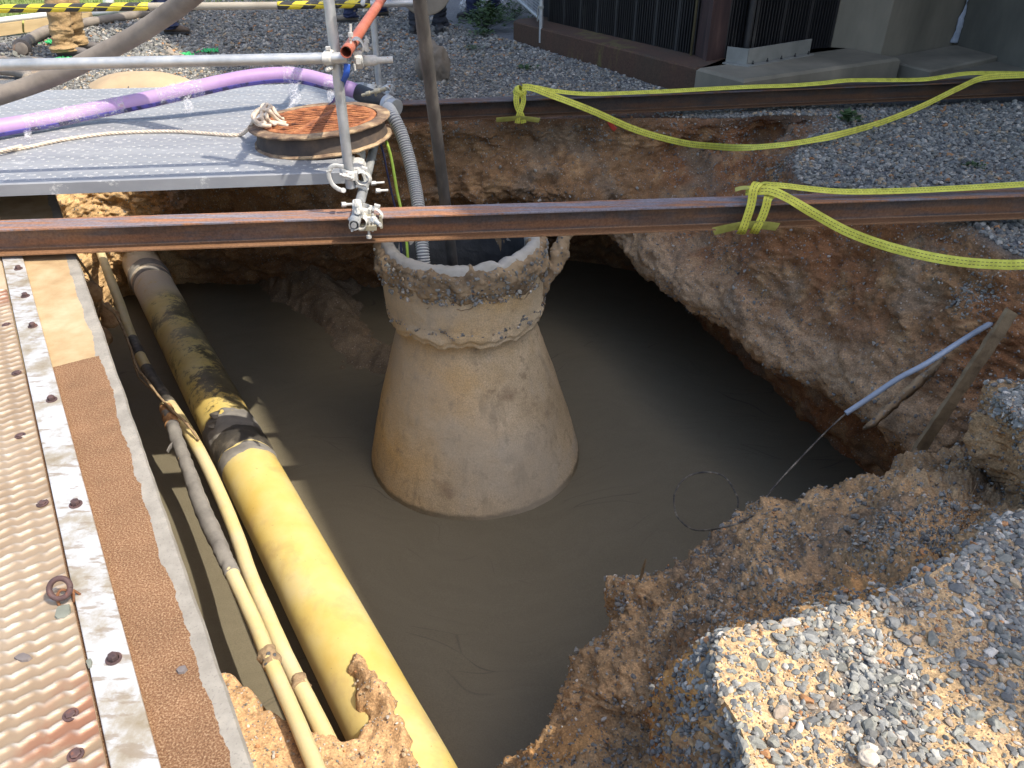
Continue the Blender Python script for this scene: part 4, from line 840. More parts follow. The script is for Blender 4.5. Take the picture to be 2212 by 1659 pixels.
# ================================================================ platform planks
PT = CAM_H - 1.175; PD = np.array((1.29, .155, 0)); PD /= np.linalg.norm(PD); PN = np.array((-PD[1], PD[0], 0))
pe = np.array((-.80, 3.745 - .0, PT))            # near right corner of the deck
pe = V(748, 371, PT)
def make_plank():
    root = thing('scaffold_plank', 'x', 'scaffold plank', pe)
    w, h, L = .292, .058, 5.6; mb = MB()
    prof_ = [(0, -h), (0, -.004), (.004, 0), (.012, 0), (.012, 0), (w - .012, 0), (w - .004, 0), (w, -.004), (w, -h), (w - .018, -h), (w - .018, -h + .003), (w - .004, -h + .003), (w - .005, -.005), (.005, -.005), (.004, -h + .003), (.018, -h + .003), (.018, -h)]
    rows, tcs = [], []
    for s in np.linspace(0, L, 3):
        rows.append([pe - PD * s + PN * y + Z * z for y, z in prof_]); tcs.append([(s, y, 1.0 if 3 <= k <= 6 or k in (12, 13) else 0.0) for k, (y, z) in enumerate(prof_)])
    G, T = np.array(rows), np.array(tcs); S_ = len(prof_); mb.add(G.reshape(-1, 3), [(i * S_ + j, i * S_ + (j + 1) % S_, (i + 1) * S_ + (j + 1) % S_, (i + 1) * S_ + j) for i in range(2) for j in range(S_)], T.reshape(-1, 3))
    part('deck', mb, M['plank'], root, False)
    mb = MB(); mb.box(pe + PD * .012 + PN * w / 2 + Z * (-.006), (.014, w / 2 - .004, .003), PD); mb.box(pe + PD * .003 + PN * w / 2 + Z * (-.03), (.003, w / 2 - .01, .026), PD); part('end_cap', mb, M['bracket'], root, False, .001)
    for yy in (w / 2,):
        mb = MB(); hw = .100; c0 = pe + PN * yy
        pr = [(.004, -.004), (.050, -.002), (.075, -.012), (.083, -.035), (.086, -.085), (.080, -.085), (.074, -.045), (.066, -.022), (.048, -.012), (.004, -.014)]
        mb.prism([c0 + PD * x + Z * z - PN * hw for x, z in pr], PN * hw * 2); part('hook', mb, M['galv_paint'], root, False, .002)
    return root
def copy_tree(o, parent=None):
    c = o.copy(); link(c); c.parent = parent
    for chd in list(o.children): copy_tree(chd, c)
    return c
plank = make_plank(); NPK = 7
pl = ['perforated steel plank forming the near edge of the platform', 'second perforated plank back from the platform near edge', 'third perforated plank back, under the near rim of the manhole frame',
      'middle perforated plank of the platform, under the rusty manhole frame', 'fifth perforated plank back, behind the rusty manhole frame', 'perforated plank under the right end of the purple hose', 'rearmost perforated steel plank of the platform beside the gravel']
for i in range(NPK):
    o = plank if i == 0 else copy_tree(plank); o.location = tuple(pe + PN * .300 * i - PD * (.02 * (i % 3)) * (1 if i else 0)); o['label'] = pl[i]; o['group'] = 'perforated steel planks of the platform'
# ================================================================ scaffold
TZ = BT + .0245; tr = .0242
def tube_pt(u, v): return V(u, v, TZ)
ta, tb = V(765, 487, TZ), V(834, 214, TZ); td = (tb - ta) / np.linalg.norm(tb - ta)
scf = thing('scaffold', 'galvanised tube and coupler scaffold with guard rails around the platform', 'scaffold', (ta + tb) / 2)
def tpart(name, a, b, m=M['galv'], r=tr, wall=.004, seg=20): mb = MB(); mb.tube([a, b], r, seg, wall=wall); return part(name, mb, m, scf, auto=40)
tpart('transom', ta - td * .0, tb + td * .15)
P1x, P1y = -.789, 3.66; P2x, P2y = -.995, 6.02
tpart('standard', (P1x, P1y, PT - .055), (P1x, P1y, 1.62)); tpart('standard', (P2x, P2y, BT - .01), (P2x, P2y, 1.62))
def coupler(c, da, db, off, label='coupler', ang=0.0, m=None, s=1.0):
    """two saddles back to back, their bolts standing out"""
    m = m or M['galv_paint']; c = np.array(c, float); da = np.array(da, float); da /= np.linalg.norm(da); db = np.array(db, float); db /= np.linalg.norm(db); off = np.array(off, float); off /= np.linalg.norm(off)
    mb = MB(); ca, cb = c - off * (.030) * s, c + off * (.030) * s
    for ctr, d, sg in ((ca, da, -1), (cb, db, 1)):
        q = off * sg; sd = np.cross(d, q); sd /= np.linalg.norm(sd); a = np.linspace(-2.5, 2.5, 22); hw = .021 * s
        for (r0, r1) in ((.0255, .0315),):
            V_, F_ = [], []
            for k, t_ in enumerate(a):
                rr = r1 + .004 * math.cos(t_ * 3) * s; e = q * math.cos(t_) + sd * math.sin(t_)
                for (r_, w_) in ((r0, -hw), (rr, -hw * .75), (rr + .003, 0), (rr, hw * .75), (r0, hw)): V_.append(ctr + e * r_ * s + d * w_)
            n = len(a)
            for k in range(n - 1):
                for j in range(5): F_.append((k * 5 + j, k * 5 + (j + 1) % 5, (k + 1) * 5 + (j + 1) % 5, (k + 1) * 5 + j))
            F_ += [tuple(range(5))[::-1], tuple((n - 1) * 5 + j for j in range(5))]
            mb.add(V_, F_)
        mb.box(ctr + sd * .038 * s - q * .004, (.013, .006, .018), d, None, q); mb.box(ctr - sd * .040 * s - q * .004, (.010, .007, .014), d, None, q)
    mb.box(c, (.020, .020, .010), da, None, off); o = part('coupler', mb, m, scf, auto=35, bevel=.0012)
    for ctr, d, sg in ((ca, da, -1), (cb, db, 1)):
        q = off * sg; sd = np.cross(d, q); sd /= np.linalg.norm(sd); mb = MB(); e = ctr + sd * .043 * s
        mb.cyl(e - q * .026, e + q * .040, .0058, 10); mb.cyl(e + q * .012, e + q * .026, .0115, 6); mb.cyl(e - q * .022, e - q * .014, .0105, 6)
        b = part('bolt', mb, m, o, auto=35)
    return o
def onrail(u, v, x0, y0, dirv):  # point on a rail's upright plane
    n = np.array((-dirv[1], dirv[0], 0)); return VP(u, v, (x0, y0, 0), n)
fr0 = V(0, 141, .84); n_ = np.array((-PD[1], PD[0], 0)); rp0 = VP(0, 141, (P1x, P1y - .05, 0), n_); rp1 = VP(700, 126, (P1x, P1y - .05, 0), n_)
rdir = (rp1 - rp0) / np.linalg.norm(rp1 - rp0); tpart('guard_rail', rp0 - rdir * 2.0, rp1 + rdir * .10)
tpart('guard_rail', rp0 - rdir * 2.0 + Z * .53 - PN * .005, rp1 + rdir * .20 + Z * .53)
coupler((P1x - .012, P1y - .022, rp1[2]), (0, 0, 1), rdir, (-.25, -1, 0))
rr0 = VP(0, 20, (P2x, P2y - .06, 0), n_); rr1 = VP(800, 9, (P2x, P2y - .06, 0), n_); rdir2 = (rr1 - rr0) / np.linalg.norm(rr1 - rr0)
mb = MB(); mb.tube([rr0 - rdir2 * 3.0, rr0 + rdir2 * 1.62], .0255, 20, n=60, smooth=False); 
def seglist(a, b, n): return [a + (b - a) * k / (n - 1) for k in range(n)]
mb = MB(); mb.tube(seglist(rr0 - rdir2 * 2.6, VP(322, 14, (P2x, P2y - .06, 0), n_), 60), .0262, 20); part('guard_rail', mb, M['hazard'], scf, label='rear guard rail wrapped in yellow and black hazard tape')
tpart('guard_rail', VP(322, 14, (P2x, P2y - .06, 0), n_), VP(600, 12, (P2x, P2y - .06, 0), n_), M['railtube'])
mb = MB(); mb.tube(seglist(VP(600, 12, (P2x, P2y - .06, 0), n_), VP(800, 8, (P2x, P2y - .06, 0), n_), 30), .0262, 20); part('guard_rail', mb, M['hazard'], scf)
tpart('guard_rail', VP(800, 8, (P2x, P2y - .06, 0), n_), VP(905, 6, (P2x, P2y - .06, 0), n_), M['galv'])
coupler(np.array((P2x - .03, P2y - .03, rr1[2] + .005)), (0, 0, 1), rdir2, (-.3, -1, 0))
# red tube between the posts
ra, rb = V(747.7, 112.5, .86), VY(811, 19, 4.76); rdv = (rb - ra) / np.linalg.norm(rb - ra); mb = MB(); mb.tube(seglist(ra, ra + rdv * 2.75, 12), tr * 1.04, 24, wall=.0035); part('end_rail', mb, M['red_tube'], scf, auto=40, label='red oxide tube running back from the front post')
tpart('end_rail', ra + rdv * .03 + Z * .53 + np.array((-.02, 0, 0)), ra + rdv * 2.7 + Z * .53)
cj = ra + rdv * .16 - Z * .010 + np.array((.028, 0, -.035)); coupler(cj + (0, 0, .012), (1, .12, 0), rdv, (0, 0, 1)); 
mb = MB(); e0 = V(757, 126, .84) + np.array((.0, .12, -.03)); ex = np.array((1, .10, .02)); ex /= np.linalg.norm(ex); e0 = VY(770, 132, 3.72)
mb.lathe(e0, [(0.0, .0), (.022, .0), (.0245, .012), (.0245, .075), (.021, .09), (.0145, .098), (.0145, .165), (.0, .165)], 18, axis=ex); part('sleeve', mb, M['galv_paint'], scf, auto=40)
mb = MB(); mb.cyl(VY(757, 52, 3.6), VY(757, 95, 3.6), .0062, 10); mb.cyl(VY(757, 70, 3.6), VY(757, 79, 3.6), .012, 6); part('bolt', mb, M['galv_paint'], scf, auto=35)
mb = MB(); mb.cyl(VY(765, 138, 3.6), VY(767, 152, 3.6), .005, 8); part('bolt', mb, M['galv_paint'], scf, auto=35)
# couplers at the foot of the front post, on the transom and on the beam
f0 = np.array((P1x + .02, P1y - .005, PT - .012)); coupler(f0 + (.012, .0, .018), (0, 0, 1), td, (1, .1, -.35), s=1.15)
coupler(V(776, 464, TZ + .012), td, D1, (-.1, .2, .9), s=1.05); coupler(V(800, 458, TZ - .005), (0.1, 0, 1), td, (1, -.3, -.3), s=1.0)
# open swinging jaw left of the post foot
mb = MB(); q0 = VY(742, 366, 3.46); q1 = VY(716, 362, 3.46); cj = VY(727, 388, 3.46); pts = [VY(u, v, 3.45) for u, v in ((742, 360), (722, 358), (711, 366), (711, 382), (718, 398), (730, 408), (741, 412))]
mb.tube(pts, .0065, 8, n=30, flat=1.6); mb.cyl(VY(742, 411, 3.43), VY(741, 411, 3.47), .0115, 12); mb.cyl(VY(706, 371, 3.45), VY(716, 367, 3.45), .0075, 8); part('open_jaw', mb, M['galv_paint'], scf, auto=35)
# girder clamp under the near end
mb = MB(); g0 = b1(800, 492, -.05); mb.box(b1(795, 490, -.02), (.040, .022, .012), D1, None, Z); mb.box(b1(795, 468, -.02), (.036, .016, .006), D1, None, Z); mb.box(b1(823, 478, -.02), (.006, .018, .030), D1, None, Z); part('girder_clamp', mb, simple('brassy_clamp', [(.3, (.34, .30, .20)), (.7, (.5, .47, .38))], .5, .4, scale=20), scf, False, .0015)
for (u, v0, v1, r_) in ((797, 476, 512, .0062), (797, 508, 514, .0125), (805, 462, 500, .0055)):
    mb = MB(); mb.cyl(b1(u, v0, -.03), b1(u, v1, -.03), r_, 8); part('bolt', mb, M['galv_paint'], scf, auto=35)
for a, b, r_ in (((738, 442), (765, 441), .0065), ((812, 412), (838, 411), .006), ((802, 396), (830, 394), .0055), ((806, 474), (822, 486), .009)):
    mb = MB(); mb.cyl(V(*a, TZ + .02), V(*b, TZ + .015), r_, 10); mb.cyl(V(*a, TZ + .02), V(a[0] + (b[0] - a[0]) * .35, a[1] + (b[1] - a[1]) * .35, TZ + .018), r_ * 1.9, 6); part('bolt', mb, M['galv_paint'], scf, auto=35)
mb = MB(); e = V(765, 484, TZ); mb.lathe(e + td * .01, [(0, -.03), (.013, -.03), (.0145, -.012), (.019, 0), (.0255, .012), (.0255, .05)], 18, axis=td); part('end_plug', mb, M['galv'], scf, auto=40)
# rear foot couplers
coupler((P2x - .02, P2y - .04, BT + .035), (0, 0, 1), D2, (-.4, -1, 0)); coupler((P2x + .05, P2y + .0, BT + .03), (0, 0, 1), td, (1, 0, 0), m=M['galv'])
coupler(tb + td * .10 + Z * .01, td, D2, (0, 0, -1), m=M['galv'])
# ================================================================ manhole frame and grate lying on the platform
LC = V(693, 257, PT + .116); LC[2] = PT + .004
tilt = Matrix.Rotation(R(-3.0), 4, 'Y')
fr = thing('manhole_casting', 'rusty cast iron manhole frame resting at the right end of the platform', 'manhole frame', LC)
def nz(a, s): return lambda P, D: P + D * (fbm(P, s, 4) * a)[:, None] + np.array((0, 0, 1.0)) * (fbm(P + 7, s, 4) * a)[:, None]
def tiltmb(mb):
    a = (mb.arr() - LC) * np.array((1.045, 1.045, .68)); R3 = np.array(tilt.to_3x3()); mb.v = [a @ R3.T + LC]; mb.t = [np.concatenate(mb.t)]; return mb
mb = MB(); mb.lathe(LC, [(.300, .150), (.322, .150), (.345, .0), (.325, .0), (.300, .145)], 96, noisef=nz(.002, 12)); part('skirt', tiltmb(mb), M['rust_frame'], fr, auto=40)
mb = MB(); mb.lathe(LC, [(.330, .022), (.352, .026), (.362, .012), (.358, .0), (.335, .0)], 96, noisef=nz(.005, 18)); part('base_flange', tiltmb(mb), M['rust_rim'], fr, auto=50)
mb = MB(); mb.lathe(LC, [(.298, .146), (.355, .144), (.364, .150), (.366, .160), (.362, .168), (.306, .172), (.300, .170), (.298, .150)], 128, noisef=nz(.003, 14)); part('rim', tiltmb(mb), M['rust_rim'], fr, auto=50)
gt = thing('manhole_grate', 'orange rusted slotted manhole grate seated in the cast iron frame', 'manhole cover', LC + (0, 0, .15))
mb = MB(); mb.lathe(LC, [(.262, .148), (.262, .166), (.268, .172), (.288, .172), (.293, .168), (.293, .148)], 96, noisef=nz(.003, 16)); part('grate_ring', tiltmb(mb), M['rust_grate'], gt, auto=50)
mb = MB(); mb.lathe(LC, [(0, .110), (.298, .110)], 48); part('gap_shade_pan', tiltmb(mb), M['black'], gt)  # black disc stands in for the shade between the bars
mb = MB(); ga = R(4)
bars = MB(); gx_ = np.array((math.cos(ga), math.sin(ga), 0)); gy_ = np.array((-math.sin(ga), math.cos(ga), 0))
for k in range(-6, 7):
    y = k * .0405; hl = math.sqrt(max(.268 ** 2 - y * y, 0)); n = 26
    if hl < .04: continue
    xs = np.linspace(-hl, hl, n); top, V_, F_ = [], [], []
    for i, x in enumerate(xs):
        p = LC + gx_ * x + gy_ * y; w_ = .0095 + .0016 * math.sin(i * 1.3 + k); z_ = .171 + .0015 * math.sin(i * .9 + 2 * k)
        for (a_, b_) in ((-1, .145), (-1, z_ - .145 + .143), (-.45, z_ + .002), (.45, z_ + .002), (1, z_ - .002), (1, .145)): V_.append(p + gy_ * w_ * a_ + Z * b_)
    for i in range(n - 1):
        for j in range(5): F_.append((i * 6 + j, i * 6 + j + 1, (i + 1) * 6 + j + 1, (i + 1) * 6 + j))
    bars.add(V_, F_)
sp_ = (gx_ * .30 + gy_ * .95); sp_ /= np.linalg.norm(sp_); bars.box(LC + Z * .160 + gx_ * .0, (.262, .016, .013), sp_)
a = bars.arr(); a = a + Z * (fbm(a, 22, 3) * .003)[:, None]; bars.v = [a]; bars.t = [np.concatenate(bars.t)]
part('bars', tiltmb(bars), M['rust_grate'], gt, auto=45)
# ================================================================ manhole in the pit
MX, MY = -.255, 4.24; TOPZ = CAM_H - 1.745
mh = thing('manhole_riser', 'tan concrete manhole cone and chimney ring standing in grey grout', 'manhole', (MX, MY, FILL))
def mh_noise(P, D): 
    return P + D * (fbm(P, 3, 4) * .006 + fbm(P + 5, 30, 3) * .0025)[:, None]
MX2 = MX - .035
zc = CAM_H - 2.165; zk = CAM_H - 2.30
prf = [(.38, zk + .02)] + [(.433, zk + .10), (.436, zk + .03), (.438, zk - .0)]
prf = [(.436, zc + .06), (.434, zc - .01), (.430, zc - .09), (.434, zk + .005), (.445, zk - .02)]
for k in range(1, 60):
    f = k / 59; prf.append((.445 + (.772 - .445) * (f * 1.05 - .05 * f * f * 1.0) - .012 * math.sin(f * math.pi) * -1, zk - .02 + (FILL - .2 - zk + .02) * f))
mb = MB()
def shear(P): 
    q = P.copy(); w = np.clip((P[:, 2] - FILL) / (TOPZ - FILL), 0, 1); q[:, 0] += -.045 * w; return q
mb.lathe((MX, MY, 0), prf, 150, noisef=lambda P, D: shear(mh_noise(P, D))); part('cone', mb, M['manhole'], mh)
mb = MB(); cp = []
for k in range(44): f = k / 43; cp.append((.482 - .004 * math.sin(f * 3.1) - (.010 if f > .93 else 0), TOPZ - .06 + (zc - .03 - TOPZ + .06) * f))
cp.append((.432, zc - .035))
def ragn(P, D):
    a_ = np.arctan2(D[:, 1], D[:, 0]); f = np.clip((TOPZ - P[:, 2]) / (TOPZ - zc), 0, 1); lowr = sstep(.82, .97, f)
    e = np.stack([D[:, 0] * 2, D[:, 1] * 2, P[:, 2]], 1); P = P + Z * (lowr * (fbm(e + 3, 2.6, 5) * .026 - .005))[:, None]
    bump_ = sstep(.84, .95, f) * np.clip(fbm(P + 11, 9, 4, .6) * .5 + .28, 0, 1) * .022
    return shear(mh_noise(P, D) + D * (bump_ * .8 + fbm(P + 2, 1.8, 3) * .010)[:, None])
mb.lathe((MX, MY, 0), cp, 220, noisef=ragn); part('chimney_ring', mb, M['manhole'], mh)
# crust of mortar and stones at the top
mb = MB(); rp_ = [(.385, TOPZ - .55), (.385, TOPZ - .30), (.385, TOPZ - .12), (.388, TOPZ - .02), (.395, TOPZ + .006), (.42, TOPZ + .012), (.45, TOPZ + .008), (.48, TOPZ - .002)]
for k in range(26): f = k / 25; rp_.append((.490 + .027 * math.sin(f * math.pi * .9 + .3) - .035 * f ** 3, TOPZ - .015 - .185 * f))
rp_.append((.478, TOPZ - .20))
def crn(P, D):
    e = np.stack([D[:, 0] * 2, D[:, 1] * 2, P[:, 2]], 1); outer = sstep(.43, .50, np.hypot(P[:, 0] - MX, P[:, 1] - MY))
    d_ = fbm(P + 3, 9, 5, .66) * .024 + fbm(P + 8, 34, 3) * .008; low = outer * sstep(TOPZ - .08, TOPZ - .2, P[:, 2])
    P = P + Z * (low * (fbm(e + 1, 2.6, 5) * .045) + (1 - outer) * 0)[:, None]
    # chips in the inner lip
    lip = np.exp(-((P[:, 2] - TOPZ) / .03) ** 2); return shear(P + D * (d_ * outer + .006 * fbm(P, 12, 3) * (1 - outer))[:, None] + Z * (lip * fbm(e + 6, 5, 4) * .022)[:, None])
mb.lathe((MX, MY, 0), rp_, 260, noisef=crn)
t = NT('mortar_crust'); v = t.coord('Object'); sg = t.new('ShaderNodeSeparateXYZ'); ob_ = v
c = t.ramp(t.noise(v, 7, 7, .65), [(.3, (.16, .11, .065)), (.5, (.33, .235, .14)), (.7, (.42, .30, .17)), (.82, (.26, .24, .2))]); 
vo = t.new('ShaderNodeTexVoronoi'); t.lk(v, vo.inputs['Vector']); vo.inputs['Scale'].default_value = 42; sp2 = t.new('ShaderNodeSeparateColor'); t.lk(vo.outputs['Color'], sp2.inputs[0])
pb = t.math('MULTIPLY', t.ramp(sp2.outputs[0], [(.62, 0.0), (.64, 1.0)]), t.ramp(vo.outputs['Distance'], [(.32, 1.0), (.42, 0.0)])); c = t.mix(t.math('MULTIPLY', pb, .9), c, t.ramp(sp2.outputs[1], [(0, (.07, .08, .10)), (.5, (.18, .19, .19)), (.8, (.38, .33, .26))]))
M['crust'] = t.fin(c, .95, 0, t.bump(pb, .7, .01, t.bump(t.noise(v, 60, 5, .65), .8, .008)), .2)
crust = part('mortar_crust', mb, M['crust'], mh)
# pale inner throat
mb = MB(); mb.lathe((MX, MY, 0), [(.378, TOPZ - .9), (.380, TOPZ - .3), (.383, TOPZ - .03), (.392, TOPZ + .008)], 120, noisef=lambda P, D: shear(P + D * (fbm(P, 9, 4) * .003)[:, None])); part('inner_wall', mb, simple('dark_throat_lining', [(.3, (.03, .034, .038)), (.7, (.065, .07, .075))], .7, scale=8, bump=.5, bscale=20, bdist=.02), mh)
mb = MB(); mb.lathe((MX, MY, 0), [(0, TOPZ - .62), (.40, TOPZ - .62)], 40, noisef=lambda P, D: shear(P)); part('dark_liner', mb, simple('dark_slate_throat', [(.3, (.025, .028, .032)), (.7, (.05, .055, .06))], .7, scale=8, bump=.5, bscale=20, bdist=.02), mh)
mb = MB(); mb.lathe((MX, MY, 0), [(.384, TOPZ - .10), (.386, TOPZ - .02), (.392, TOPZ + .014), (.415, TOPZ + .028), (.440, TOPZ + .028), (.462, TOPZ + .018), (.470, TOPZ - .02)], 160, noisef=lambda P, D: shear(P + D * (fbm(P, 7, 4) * .010)[:, None] + Z * (fbm(np.stack([D[:, 0] * 2, D[:, 1] * 2, P[:, 2]], 1) + 6, 4, 4) * .014)[:, None])); part('rim_lip', mb, simple('pale_rim_concrete', [(.3, (.34, .31, .26)), (.6, (.47, .44, .38)), (.8, (.52, .49, .44))], .9, scale=8, bump=.3), mh)
# stones set in the crust (belong to the riser)
K = 480; th0 = rng.uniform(-2.9, .1, K); zz_ = TOPZ - rng.uniform(.0, .18, K); P_ = np.stack([MX + np.cos(th0) * .508, MY + np.sin(th0) * .508, zz_], 1); N_ = np.stack([np.cos(th0), np.sin(th0), np.zeros(K)], 1)
P2_ = np.stack([MX + np.cos(th0) * (.488), MY + np.sin(th0) * .488, zc + .05 + .05 * fbm(np.stack([np.cos(th0) * 2, np.sin(th0) * 2, zz_], 1), 3, 3)], 1)
sz = rng.lognormal(math.log(.0088), .42, K).clip(.004, .02); c1 = stones(shear(P_), N_, sz, 1, sink=.45, colmul=.9); sel = rng.uniform(size=K) < .35; c2 = stones(shear(P2_[sel]), N_[sel], sz[sel] * .8, 1, sink=.3, colmul=.8)
vv = np.concatenate([c1[0], c2[0]]) - ORIG[mh.name]; me = fastmesh('embedded_stones', vv, np.concatenate([c1[1], c2[1] + len(c1[0])]), False, None, np.concatenate([c1[2], c2[2]])); me.materials.append(M['stone']); o = link(bpy.data.objects.new('embedded_stones', me)); o.parent = mh; o['kind'] = 'stuff'
# clod of gravelly soil leaning on the right of the ring
mb = MB(); mb.tube([VY(1222, 505, 4.35), VY(1212, 540, 4.3), VY(1196, 570, 4.25), VY(1180, 605, 4.2), VY(1166, 645, 4.22), VY(1160, 690, 4.25)], [.035, .048, .052, .042, .034, .012], 26, n=60, wob=.03, ws=12); solo('soil_clod', mb, M['crust'], 'leaning column of gravelly soil stuck to the right of the manhole ring', 'soil clod')
# ================================================================ yellow pipes
pdir = np.array((.6225, -1, 0)); pdir /= np.linalg.norm(pdir)
def pl_(u, v, drop): return V(u, v, CAM_H - drop)
bp0, bp1 = pl_(333, 620, 2.91), pl_(797, 1500, 2.91); bd = (bp1 - bp0) / np.linalg.norm(bp1 - bp0)
pa = bp0 - bd * 2.0; pb_ = bp1 + bd * 1.6; big = thing('gas_main', 'large yellow pipe running through the pit beside the manhole', 'pipe', (bp0 + bp1) / 2)
def along(v):  # arc length on the pipe for a picture row
    lo, hi = 0.0, np.linalg.norm(pb_ - pa)
    for _ in range(40):
        m_ = (lo + hi) / 2; p = pa + bd * m_; d = p[1] * CP + (CAM_H - p[2]) * SP; k = ((CAM_H - p[2]) * CP - p[1] * SP) / d * FPX + CV
        if k < v: lo = m_
        else: hi = m_
    return lo
PR = .163; mb = MB(); mb.tube(seglist(pa, pb_, 200), PR, 72, wob=.0015, ws=3); o = part('pipe_wall', mb, M['pipe_big'], big)
def band(v0, v1, r, m, name, wob=.004, ragged=.02, n=18, label=None):
    s0, s1 = along(v0), along(v1); mb = MB(); mb.tube(seglist(pa + bd * s0, pa + bd * s1, n), [r - .006, r, r, r, r - .006] if n > 4 else r, 96, wob=wob, ws=11)
    a_ = mb.arr(); sft = fbm(a_, 5, 4) * ragged; mb.v = [a_ + bd * sft[:, None]]; mb.t = [np.concatenate(mb.t)]
    return part(name, mb, m, big, label=label)
band(596, 607, PR + .012, M['tapegrey'], 'joint_ring', .004, .006, 8); band(613, 620, PR + .007, M['tapegrey'], 'joint_ring', .003, .006, 8)
band(925, 985, PR + .006, M['tapegrey'], 'tape_wrap', .006, .05, 24, 'grey coated tape wrap'); band(962, 1000, PR + .009, M['tapeblack'], 'tape_wrap', .004, .03, 20, 'black tape wrap'); band(1000, 1018, PR + .0055, M['tapegrey'], 'tape_wrap', .003, .03, 12)
# torn flaps of tape on top of the wrap
mb = MB(); s0 = along(930); c0 = pa + bd * s0; sdv = np.cross(bd, Z); sdv /= np.linalg.norm(sdv)
for (ds, an, ln, w_) in ((.0, .30, .06, .05), (.08, .55, .05, .035)):
    p = c0 + bd * ds; e = Z * math.cos(an) + sdv * math.sin(an); q = p + e * (PR + .006); mb = MB()
    mb.ribbon([q - bd * .01, q + e * ln * .25 + bd * ln * .3, q + e * ln * .35 + bd * ln * .7 + sdv * .02, q + e * ln * .2 + bd * ln], sdv, w_, .004, 14); part('torn_tape', mb, M['tapeblack'], big)
PB = [pl_(216, 542, 2.62), pl_(238, 602, 2.66), pl_(257, 651, 2.68), pl_(279, 714, 2.7), pl_(311, 785, 2.72), pl_(342, 837, 2.73), pl_(388, 903, 2.74), pl_(428, 969, 2.75), pl_(468, 1051, 2.75), pl_(508, 1147, 2.75), pl_(540, 1240, 2.75), pl_(577, 1328, 2.75), pl_(618, 1420, 2.75), pl_(668, 1519, 2.75), pl_(708, 1600, 2.76)]
ps = thing('service_pipe', 'small yellow pipe with black tape beside the large yellow pipe', 'pipe', PB[7]); mb = MB()
PBx = [PB[0] + (PB[0] - PB[1]) * 6] + PB + [PB[-1] + (PB[-1] - PB[-2]) * 3]; mb.tube(PBx, .0345, 30, n=160, wob=.001, ws=8); part('pipe_wall', mb, M['pipe_small'], ps)
def sub(ps_, i0, i1, r, m, name, n=30, wob=.004): mb = MB(); mb.tube(ps_[i0:i1 + 1] if i1 - i0 > 0 else ps_, r, 30, n=n, wob=wob, ws=14); return mb
def lerp_path(pts, f0, f1, n=20): q = catmull(np.array(pts), 400); return q[int(f0 * 399):int(f1 * 399) + 1:max(1, int((f1 - f0) * 399 / n))]
for f0, f1 in ((.235, .27), (.30, .40)): mb = MB(); mb.tube(lerp_path(PB, f0, f1), .0375, 30, wob=.003, ws=14); part('tape_wrap', mb, M['tapeblack'], ps)
PA_ = [pl_(356, 876, 2.66), pl_(368, 905, 2.66), pl_(386, 960, 2.66), pl_(410, 1024, 2.66), pl_(440, 1106, 2.66), pl_(478, 1188, 2.66), pl_(502, 1240, 2.66), pl_(530, 1300, 2.66), pl_(556, 1358, 2.66), pl_(578, 1413, 2.66), pl_(606, 1478, 2.66), pl_(642, 1560, 2.65), pl_(676, 1642, 2.64), pl_(720, 1750, 2.63)]
pq = thing('capped_pipe', 'small yellow pipe with grey tape and a capped far end, nearest the slab', 'pipe', PA_[5]); mb = MB(); mb.tube(PA_, .0315, 30, n=150, wob=.001, ws=8); part('pipe_wall', mb, M['pipe_small'], pq)
mb = MB(); mb.tube(PA_[:7], [.030, .036, .037, .036, .038, .042, .037, .034], 30, n=70, wob=.006, ws=16)
for (i, an) in ((2, 2.4),):
    p = PA_[i]; e = np.array((-.8, -.3, .3)); mb.ribbon([p + e * .03, p + e * .045 + (0.0, -.02, -.01), p + e * .05 + (0, -.05, -.02)], (0, .4, 1), .03, .003, 10)
part('tape_wrap', mb, M['tapegrey'], pq); mb = MB(); mb.tube(lerp_path(PA_, .02, .10), .0385, 24, wob=.006, ws=20); part('rust_patch', mb, simple('orange_rust_crust', [(.3, (.25, .12, .05)), (.7, (.5, .27, .11))], .9, scale=30, bump=.6), pq)
mb = MB(); mb.tube(lerp_path(PA_, .685, .725), .0365, 24, wob=.010, ws=24); part('mud_clump', mb, M['crust'], pq)
mb = MB(); mb.tube(lerp_path(PB, .893, .905), .0375, 20, wob=.012, ws=30); part('mud_clump', mb, M['crust'], ps)
# twine along the pipes
tw = [pl_(u, v, z) for u, v, z in ((161, 548, 1.9), (191, 591, 2.1), (202, 616, 2.2), (224, 657, 2.35), (246, 676, 2.45), (262, 703, 2.5), (279, 744, 2.55), (296, 794, 2.6), (312, 815, 2.6), (342, 854, 2.6), (372, 887, 2.61), (405, 917, 2.66), (429, 950, 2.7))]
mb = MB(); mb.tube(tw, .008, 10, n=160, wob=.003, ws=30); mb.tube([tw[6] + (0, 0, .0), pl_(296, 806, 2.66), pl_(306, 822, 2.66), tw[9]], .006, 8, n=40, wob=.002, ws=30); mb.tube([pl_(194, 595, 2.12), pl_(214, 640, 2.35), pl_(219, 665, 2.5), pl_(210, 690, 2.7), pl_(200, 700, 2.8)], .008, 8, n=30, wob=.004, ws=30); mb.tube([tw[0] + (0, .0, .0), tw[0] + (-.1, .25, .1)], .008, 8)
solo('twine', mb, M['twine'], 'muddy brown twine trailing along the yellow pipes', 'twine')
